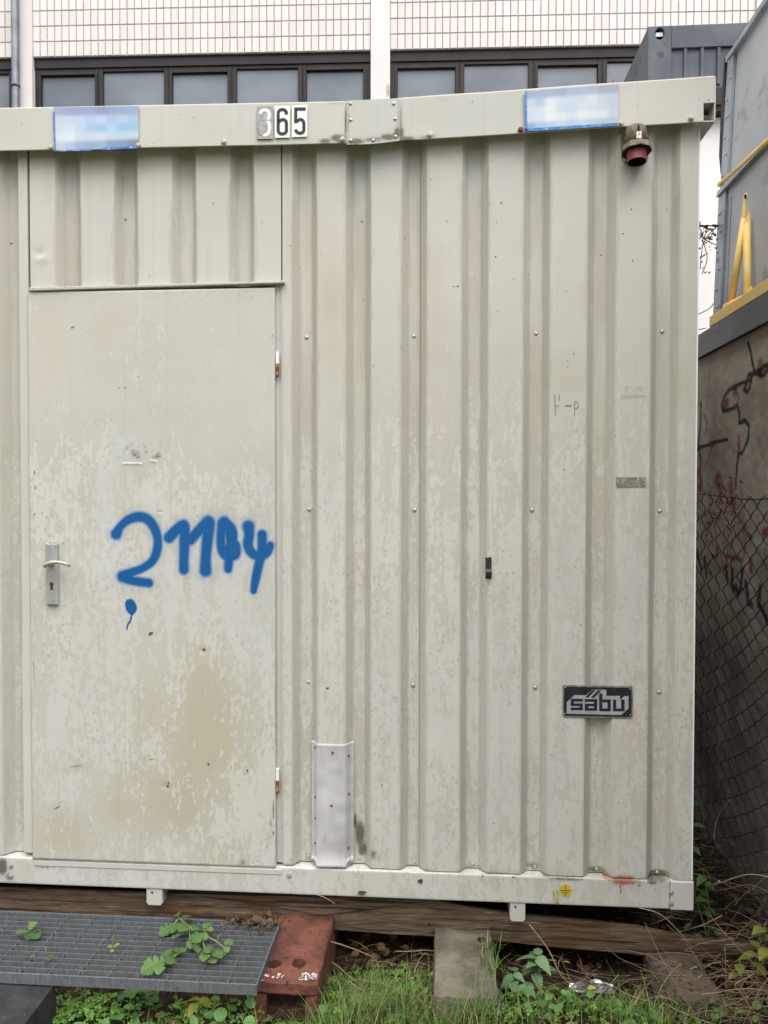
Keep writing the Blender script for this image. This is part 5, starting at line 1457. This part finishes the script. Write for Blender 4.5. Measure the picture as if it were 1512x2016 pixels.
# grass
def grass():
    c = Cloud()
    def blade(x, y, h_, w_, lean_, yaw, tone, z=None):
        z = gz(x, y) - .004 if z is None else z; d = Vector((math.cos(yaw), math.sin(yaw), 0)); s_ = Vector((-d.y, d.x, 0))
        L_, R_ = [], []
        for t in (0, .35, .7, 1):
            p = Vector((x, y, z)) + d * (lean_ * h_ * t * t) + Vector((0, 0, h_ * (t - .28 * lean_ * t * t)))
            ww = w_ * (1 - t) ** .7 * .5 + .0002; L_.append(p + s_ * ww); R_.append(p - s_ * ww)
        c.strip(L_, R_, tone)
    for k in range(7000):
        u = rg.random()
        if u < .62: x = rg.gauss(-.20, .17); y = rg.uniform(-.55, -.03)
        elif u < .74: x = rg.gauss(.62, .12); y = rg.uniform(-.5, -.12)
        elif u < .82: x = rg.gauss(.12, .09); y = rg.uniform(-.5, -.315)
        else: x = rg.uniform(-1.6, 1.3); y = rg.uniform(-.7, -.15)
        if x < -.5 and y > -.36 and rg.random() < .8: continue
        if -.6 < x < -.38 and y > -.31: continue
        if -.02 < x < .22 and y > -.34 and (y > -.30 or rg.random() < .6): continue
        if y > -.12 and rg.random() < .55: continue
        h_ = rg.uniform(.025, .10) * (1.0 if y < -.1 else .75) * (1 + .6 * (rg.random() < .15)); tone = rg.random()
        if rg.random() < .13: tone = .95; h_ *= .9
        elif tone > .84: tone = .8
        blade(x, y, h_, rg.uniform(.0016, .0034), rg.uniform(.15, 1.1), rg.uniform(0, 6.28), tone)
    for k in range(5000):
        x = rg.uniform(-2.6, 1.25); y = -.6 - 1.6 * rg.random() ** 1.4
        blade(x, y, rg.uniform(.03, .1), rg.uniform(.002, .004), rg.uniform(.2, 1.2), rg.uniform(0, 6.28), rg.choice([rg.random() * .8, .95 if rg.random() < .2 else .4]))
    for k in range(90): blade(rg.gauss(.175, .018), rg.uniform(-.24, -.06), rg.uniform(.03, .085), .0026, rg.uniform(.2, 1.0), rg.uniform(0, 6.28), rg.uniform(0, 1), .145)
    o = place('grass', c.mesh('grass', M['grass'])); tag(o, 'short green grass growing in front of the cabin', 'grass', kind='stuff')
grass()
def clover():
    c = Cloud()
    for k in range(2300):
        u = rg.random()
        if u < .30: x = rg.gauss(-1.24, .12); y = rg.gauss(-.36, .06)
        elif u < .62: x = rg.gauss(-.24, .15); y = rg.uniform(-.25, -.04)
        elif u < .85: x = rg.gauss(-.85, .25); y = rg.uniform(-.55, -.28)
        else: x = rg.uniform(.2, .8); y = rg.uniform(-.5, -.1)
        if -.6 < x < -.39 and y > -.31: continue
        if -.02 < x < .22 and y > -.34: continue
        z = gz(x, y) + rg.uniform(.008, .05); s_ = rg.uniform(.006, .012); a0 = rg.uniform(0, 6.28); tone = rg.uniform(.1, 1) if x > -.6 or x < -1.05 else rg.uniform(0, .7)
        tl = (rg.uniform(-.5, .5), rg.uniform(-.5, .5))
        for j in range(3):
            Mx = Matrix.Translation((x, y, z)) @ Matrix.Rotation(tl[0], 4, 'X') @ Matrix.Rotation(tl[1], 4, 'Y') @ Matrix.Rotation(a0 + j * 2.094, 4, 'Z')
            pts = [Mx @ Vector(q_) * 1 for q_ in ((0, 0, 0), (s_ * .5, s_ * .42, .001), (s_, s_ * .40, 0), (s_ * 1.05, 0, -.001), (s_, -s_ * .40, 0), (s_ * .5, -s_ * .42, .001))]
            c.poly(pts, tone)
    o = place('clover', c.mesh('clover', M['clover'], False)); tag(o, 'bright green clover patches on the ground', 'clover', kind='stuff')
clover()
def undergrowth():
    c = Cloud()
    for k in range(420):
        if k < 200: x = rg.gauss(-.95, .28); y = rg.uniform(-.62, -.28)
        elif k < 320: x = rg.uniform(.12, .75); y = rg.uniform(-.6, -.12)
        else: x = rg.uniform(.85, 1.3); y = rg.uniform(-.4, .9)
        if -.02 < x < .22 and y > -.36: continue
        if -.6 < x < -.38 and y > -.31: continue
        z = gz(x, y) + rg.uniform(.01, .06); s_ = rg.uniform(.018, .045)
        leaf_geo(Matrix.Translation((x, y, z)) @ rotm(rg.uniform(0, 6.28), rg.uniform(-.3, .8), rg.uniform(-.4, .4)), rg.choice(['ovate', 'lobed', 'round', 'nettle']), s_, .3, .15, rg.random(), c)
    o = place('low_plants', c.mesh('low_plants', M['leafgreen'])); tag(o, 'low green weeds along the foot of the cabin', 'weeds', kind='stuff')
undergrowth()
def litter():
    c = Cloud()
    for k in range(1100):
        u = rg.random()
        if u < .5: x = rg.uniform(.25, 1.3); y = rg.uniform(-.55, .9)
        elif u < .8: x = rg.uniform(-.45, .05); y = rg.uniform(-.12, .3)
        else: x = rg.uniform(-1.5, .4); y = rg.uniform(-.6, .2)
        if -.02 < x < .22 and y > -.34: continue
        if -.6 < x < -.38 and y > -.31: continue
        z = gz(x, y) + rg.uniform(.002, .03); leaf_geo(Matrix.Translation((x, y, z)) @ rotm(rg.uniform(0, 6.28), rg.uniform(-.5, .5), rg.uniform(-.8, .8)), rg.choice(['ovate', 'lobed', 'round']), rg.uniform(.012, .035), rg.uniform(-.4, .5), .3, rg.random(), c)
    o = place('leaf_litter', c.mesh('leaf_litter', M['dead'])); tag(o, 'brown dead leaves under and beside the cabin', 'leaf litter', kind='stuff')
litter()
def tangle():
    c = Cloud()
    for k in range(900):
        if k < 250: x = rg.uniform(.75, 1.3); y = rg.uniform(-.35, 1.2); z = abs(rg.gauss(0, .13)) + .01
        elif k < 640: x = rg.uniform(.78, 1.3) ; y = rg.uniform(-.45, .25); z = abs(rg.gauss(0, .09)) + .01
        elif k < 800: x = rg.uniform(.28, .9); y = rg.uniform(-.35, .05); z = abs(rg.gauss(0, .03)) + .01
        else: x = rg.uniform(-.5, .1); y = rg.uniform(-.25, .1); z = abs(rg.gauss(0, .03)) + .005
        if z > .2 and x < .93: continue
        L = rg.uniform(.06, .3) * (1 if k < 640 else .7); yaw = rg.gauss(0, .6) + (math.pi if rg.random() < .5 else 0); pit = rg.gauss(.1, .35)
        d = Vector((math.cos(yaw) * math.cos(pit), math.sin(yaw) * math.cos(pit), math.sin(pit))); p = Vector((x, y, z)); pts = [p]
        for j in range(5):
            d = (d + Vector((rg.gauss(0, .16), rg.gauss(0, .16), rg.gauss(-.04, .14)))).normalized(); p = p + d * (L / 5); p.z = max(p.z, .004); pts.append(p.copy())
        if any(q_.x < .93 and q_.z > .08 and q_.y > -.02 for q_ in pts): continue
        r0 = rg.uniform(.0009, .0024); m_ = MB(); m_.tube(pts, [r0 * (1 - .12 * j) for j in range(6)], 5, cap=False); c.addmb(m_, rg.random())
    o = place('dry_twigs', c.mesh('dry_twigs', M['twig'])); tag(o, 'tangle of dry brown stems at the cabin corner', 'twigs', kind='stuff')
tangle()
# single dry stems that stand out
def dry_stem(pts3, r, label, tone=.75):
    c = Cloud(); m_ = MB(); P_ = arcs([tuple(p) for p in pts3], 5); m_.tube(P_, [r * (1 - .6 * i / len(P_)) for i in range(len(P_))], 6); c.addmb(m_, tone)
    tag(place('dry_twig', c.mesh('dry_twig', M['twig'])), label, 'twig', 'single dry twigs by the cabin')
dry_stem([at(540, 1858, -.05), at(590, 1856, -.06), at(640, 1852, -.07), at(690, 1866, -.09), at(735, 1884, -.10)], .0032, 'pale forked dry stem lying across the red clay block')
dry_stem([at(1042, 1820, -.03), at(1080, 1870, -.07), at(1105, 1920, -.12), at(1150, 1960, -.16)], .0028, 'long dry stem leaning down from the timber beam beside the nettles')
dry_stem([at(1258, 1787, -.03), at(1300, 1800, -.04), at(1335, 1832, -.05), at(1362, 1864, -.06)], .0016, 'thin curved dry stem dangling below the cabin corner', .9)
dry_stem([at(1290, 1758, -.05) + Vector((.25, .1, 0)), atx(1400, 1745, 1.0), atx(1470, 1722, 1.05), atx(1530, 1730, 1.1)], .0028, 'pale arching bramble stem right of the cabin corner', .95)
dry_stem([atx(1368, 1753, 1.0), atx(1420, 1752, 1.02), atx(1475, 1742, 1.05), atx(1520, 1760, 1.08)], .002, 'lower arching dry stem right of the cabin corner', .8)
dry_stem([atx(1405, 1655, 1.05), atx(1412, 1610, 1.05), atx(1436, 1575, 1.05)], .0022, 'pale bent stem standing before the wire fence', .95)
dry_stem([at(615, 1759, -.03), at(640, 1767, -.035), at(660, 1780, -.04)], .0013, 'fine curled dry blade hanging in front of the timber', .95)

# the uprooted weed lying on the grating
def P_g(px, py, up=.0): q_ = atz(px, py, ZG + up); return Vector((q_.x, q_.y, ZG + up + .003))
wd = empty('uprooted_weed', P_g(370, 1865), 'pulled-up green weed with lobed leaves lying on the grating', 'weed')
m = MB()
for c_ in ([(352, 1808), (372, 1825), (392, 1842), (412, 1848), (430, 1858), (445, 1872)], [(396, 1842), (401, 1862), (408, 1880)], [(372, 1826), (372, 1860), (350, 1880), (308, 1905)], [(352, 1808), (345, 1818), (330, 1838)], [(412, 1848), (405, 1838), (400, 1832)]):
    m.tube([P_g(x, y, .012) for x, y in arcs(c_, 3)], .0022, 6)
m.obj('stem', M['greenstem'], wd, smooth=True)
def toward(p, q_): return math.atan2(q_.y - p.y, q_.x - p.x)
for (a, b, s_, tn) in [((352, 1812), (345, 1800), .05, .2), ((358, 1818), (380, 1806), .05, .3), ((345, 1822), (322, 1836), .065, .35), ((350, 1826), (330, 1850), .05, .5), ((372, 1832), (356, 1850), .06, .4), ((375, 1840), (392, 1828), .045, .6), ((366, 1850), (345, 1862), .06, .3), ((376, 1850), (392, 1866), .055, .5), ((385, 1850), (372, 1872), .055, .4),
                       ((330, 1893), (284, 1906), .085, .6), ((318, 1898), (312, 1914), .05, .7), ((330, 1892), (322, 1876), .045, .4), ((340, 1888), (336, 1904), .055, .5), ((350, 1880), (344, 1866), .04, .5), ((352, 1880), (366, 1890), .035, .4),
                       ((408, 1878), (418, 1892), .06, .3), ((408, 1880), (398, 1902), .05, .5), ((412, 1878), (440, 1892), .06, .6), ((405, 1876), (414, 1906), .045, .5), ((402, 1838), (408, 1828), .045, .9), ((400, 1836), (418, 1836), .035, .9), ((395, 1842), (410, 1858), .04, .8),
                       ((440, 1866), (455, 1862), .035, .8), ((442, 1868), (450, 1880), .03, .8), ((428, 1856), (436, 1846), .025, .7), ((360, 1868), (340, 1876), .05, .3), ((380, 1862), (396, 1876), .045, .4), ((372, 1840), (352, 1838), .05, .3)]:
    p, q_ = P_g(*a, .014), P_g(*b, .014)
    lay_leaf(wd, p + Vector((0, 0, rg.uniform(0, .02))), toward(p, q_), rg.uniform(-.05, .5), s_ * .98, 'lobed', 'weed', tn, rg.uniform(-.5, .5), .35, .15)
for (a, b, s_) in [((446, 1872), (452, 1864), .028), ((446, 1873), (440, 1884), .022)]:
    p, q_ = P_g(*a, .01), P_g(*b, .01); place('leaf', leaf_cache.setdefault(('y',), None) or leaf_mesh('ovate', 'bramble', 1, .9), wd, Matrix.Translation(p) @ rotm(toward(p, q_), .1) @ Matrix.Scale(s_, 4), label='yellowing leaf')
def weedlet(name, px, py, spec, label, mat='weed'):
    o = empty(name, P_g(px, py, -.03), label, 'weed')
    m = MB(); base = P_g(px, py, -.03); m.tube([base, base + Vector((0, 0, .04))], .0015, 5); m.obj('stem', M['greenstem'], o)
    for (a, b, s_, tn, pt) in spec:
        p, q_ = P_g(*a, .01), P_g(*b, .01); lay_leaf(o, p, toward(p, q_), pt, s_ * .8, 'lobed', mat, tn, rg.uniform(-.3, .3), .2, .15)
weedlet('grating_weed', 58, 1835, [((58, 1836), (30, 1842), .055, .6, .3), ((58, 1834), (74, 1816), .05, .9, .5), ((60, 1838), (76, 1848), .06, .1, .1), ((58, 1838), (56, 1850), .05, .1, .1), ((64, 1834), (80, 1838), .045, .2, .4)], 'small green seedling growing through the left of the grating')
weedlet('grating_weed', 222, 1868, [((222, 1868), (210, 1866), .026, .7, .3), ((224, 1868), (234, 1862), .03, .95, .4), ((222, 1870), (220, 1876), .024, .8, .2)], 'tiny yellowish seedling in the middle of the grating', 'bramble')
weedlet('grating_weed', 90, 1890, [((90, 1888), (102, 1886), .03, .3, .3), ((88, 1888), (98, 1892), .028, .4, .2), ((70, 1884), (58, 1886), .022, .3, .2)], 'flat grass-green shoot near the front left of the grating')
# crumbs of soil and dead leaf at the grating's corner
c = Cloud()
for k in range(60):
    p = P_g(rg.gauss(500, 28), rg.gauss(1818, 6), 0); leaf_geo(Matrix.Translation(p + Vector((0, 0, .004))) @ rotm(rg.uniform(0, 6.28), rg.uniform(-.3, .8), rg.uniform(-1, 1)), 'round', rg.uniform(.01, .028), .4, .3, rg.random(), c)
tag(place('corner_litter', c.mesh('corner_litter', M['dead'])), 'dead brown leaves gathered at the back corner of the grating', 'leaf litter', kind='stuff')

# nettles and other single plants
def plant(name, x, y, h_, n, kind, mat, size, label, cat, grp=None, lean_=(0, 0), spread=1.0, seed=1, tone=(0, 1)):
    r_ = random.Random(seed); z0 = gz(x, y)
    o = empty(name, (x, y, z0), label, cat, grp)
    m = MB(); tops = []
    ns = max(1, n // 7)
    for s_ in range(ns):
        a = r_.uniform(0, 6.28); top = Vector((x + lean_[0] + math.cos(a) * .04 * spread * (s_ > 0), y + lean_[1] + math.sin(a) * .04 * spread * (s_ > 0), z0 + h_ * r_.uniform(.75, 1.0)))
        b = Vector((x, y, z0 - .005)); md = b.lerp(top, .5) + Vector((r_.gauss(0, .01), r_.gauss(0, .01), .01)); m.tube([b, md, top], [.0024, .002, .0012], 5); tops.append((b, md, top))
    m.obj('stem', M['greenstem'], o)
    for k in range(n):
        b, md, top = tops[k % ns]; t = .35 + .65 * (k // ns) / max(1, (n // ns)); p = b.lerp(md, t * 2) if t < .5 else md.lerp(top, t * 2 - 1)
        lay_leaf(o, p, k * 2.4 + r_.uniform(-.4, .4), r_.uniform(-.2, .5), size * r_.uniform(.7, 1.15), kind, mat, r_.uniform(*tone), r_.uniform(-.3, .3), .45, .12)
    return o
def gp(px, py): q_ = atz(px, py, .03); return q_.x, q_.y
x, y = gp(1060, 1935)
plant('nettle', x, y, .16, 12, 'nettle', 'nettle', .062, 'tall nettle with grey-green toothed leaves between concrete block and foil', 'nettle', None, (0, .02), 1.6, 3)
x, y = gp(1010, 1945)
plant('nettle', x, y, .12, 7, 'nettle', 'nettle', .06, 'short nettle right beside the pale concrete block', 'nettle', None, (0.01, .03), 1.4, 4)
x, y = gp(1035, 1985)
plant('nettle', x, y, .07, 6, 'nettle', 'nettle', .055, 'low nettle in the grass in front of the taller nettle', 'nettle', None, (0, .01), 1.4, 9)
x, y = gp(958, 2002)
plant('herb', x, y, .07, 9, 'lobed', 'weed', .06, 'bright green leafy herb in front of the pale concrete block', 'weed', None, (0, 0), 1.5, 6)
x, y = gp(740, 1990)
plant('herb', x, y, .05, 8, 'round', 'nettle', .035, 'grey-green herb in the middle of the grass', 'weed', None, (0, 0), 1.2, 7)
x, y = gp(260, 1975)
plant('herb', x, y, .07, 12, 'round', 'leafgreen', .04, 'low round-leaved herb under the front edge of the grating', 'weed', None, (0, 0), 2.5, 8)
x, y = gp(370, 2000)
plant('herb', x, y, .08, 10, 'ovate', 'bramble', .06, 'yellow-green withering weed under the front edge of the grating', 'weed', None, (.04, 0), 2.5, 12, (.5, 1))
x, y = gp(900, 1975)
plant('herb', x, y, .06, 8, 'lobed', 'leafgreen', .045, 'dark green weed growing over the front of the pale concrete block', 'weed', None, (0, .03), 1.5, 15)
plant('bramble', 1.09, .02, .34, 14, 'ovate', 'bramble', .06, 'yellowing bramble with broad leaves at the right edge, below the fence', 'bramble', None, (.03, -.06), 1.6, 10, (.4, 1))
plant('bramble', 1.06, .34, .32, 14, 'nettle', 'leafgreen', .055, 'green bramble at the foot of the fence behind the cabin corner', 'bramble', None, (-.03, -.02), 1.8, 11)
plant('bramble', 1.0, -.06, .17, 8, 'ovate', 'bramble', .05, 'small bramble shoot below the cabin corner', 'bramble', None, (.02, -.02), 1.6, 13)
plant('bramble', 1.10, .62, .5, 10, 'ovate', 'leafgreen', .06, 'dark green climber at the foot of the graffiti wall', 'bramble', None, (-.02, 0), 2, 14)
# yellow leaves lying about
for px, py, s_, lab in [(848, 1922, .03, 'single yellow leaf lying in the grass near the pale concrete block'), (1124, 1897, .034, 'yellow leaf beside the nettles'), (1234, 1993, .032, 'yellow leaf in the grass in front of the dark block'), (310, 1970, .05, 'yellow leaf under the front of the grating'), (1156, 1945, .03, 'small yellow leaf stuck on the foil')]:
    q_ = atz(px, py, .04); c = Cloud(); leaf_geo(rotm(rg.uniform(0, 6.28), .4, .3), 'ovate', s_, .3, .2, .5, c)
    o = place('fallen_leaf', c.mesh('fallen_leaf', M['yleaf']), None, Matrix.Translation((q_.x, q_.y, .04))); tag(o, lab, 'leaf', 'yellow fallen leaves')
# crumpled foil
q_ = atz(1165, 1945, .035); m = MB(); rf_ = random.Random(6); nn = 9
for j in range(nn):
    for i in range(nn):
        x_ = (i / (nn - 1) - .5) * .15; y_ = (j / (nn - 1) - .5) * .08
        m.v.append((q_.x + x_ + rf_.gauss(0, .002), q_.y + y_ * (1 - abs(x_) * 4) + rf_.gauss(0, .002), .03 + .012 * abs(mnoise.noise(Vector((x_ * 40, y_ * 40, 3)))) + rf_.uniform(0, .012)))
m.f = [(j * nn + i, j * nn + i + 1, (j + 1) * nn + i + 1, (j + 1) * nn + i) for j in range(nn - 1) for i in range(nn - 1)]
tag(m.obj('foil_scrap', M['foil']), 'crumpled silver foil lying in the dry stems', 'foil')
q_ = atz(240, 1960, .04); m = MB(); m.lathe((q_.x, q_.y, .03), (.2, -.3, 1), [(0, .014), (.011, .014), (.013, .010)], 14)
tag(m.obj('bottle_cap', M['blue']), 'small blue plastic cap under the front edge of the grating', 'cap')
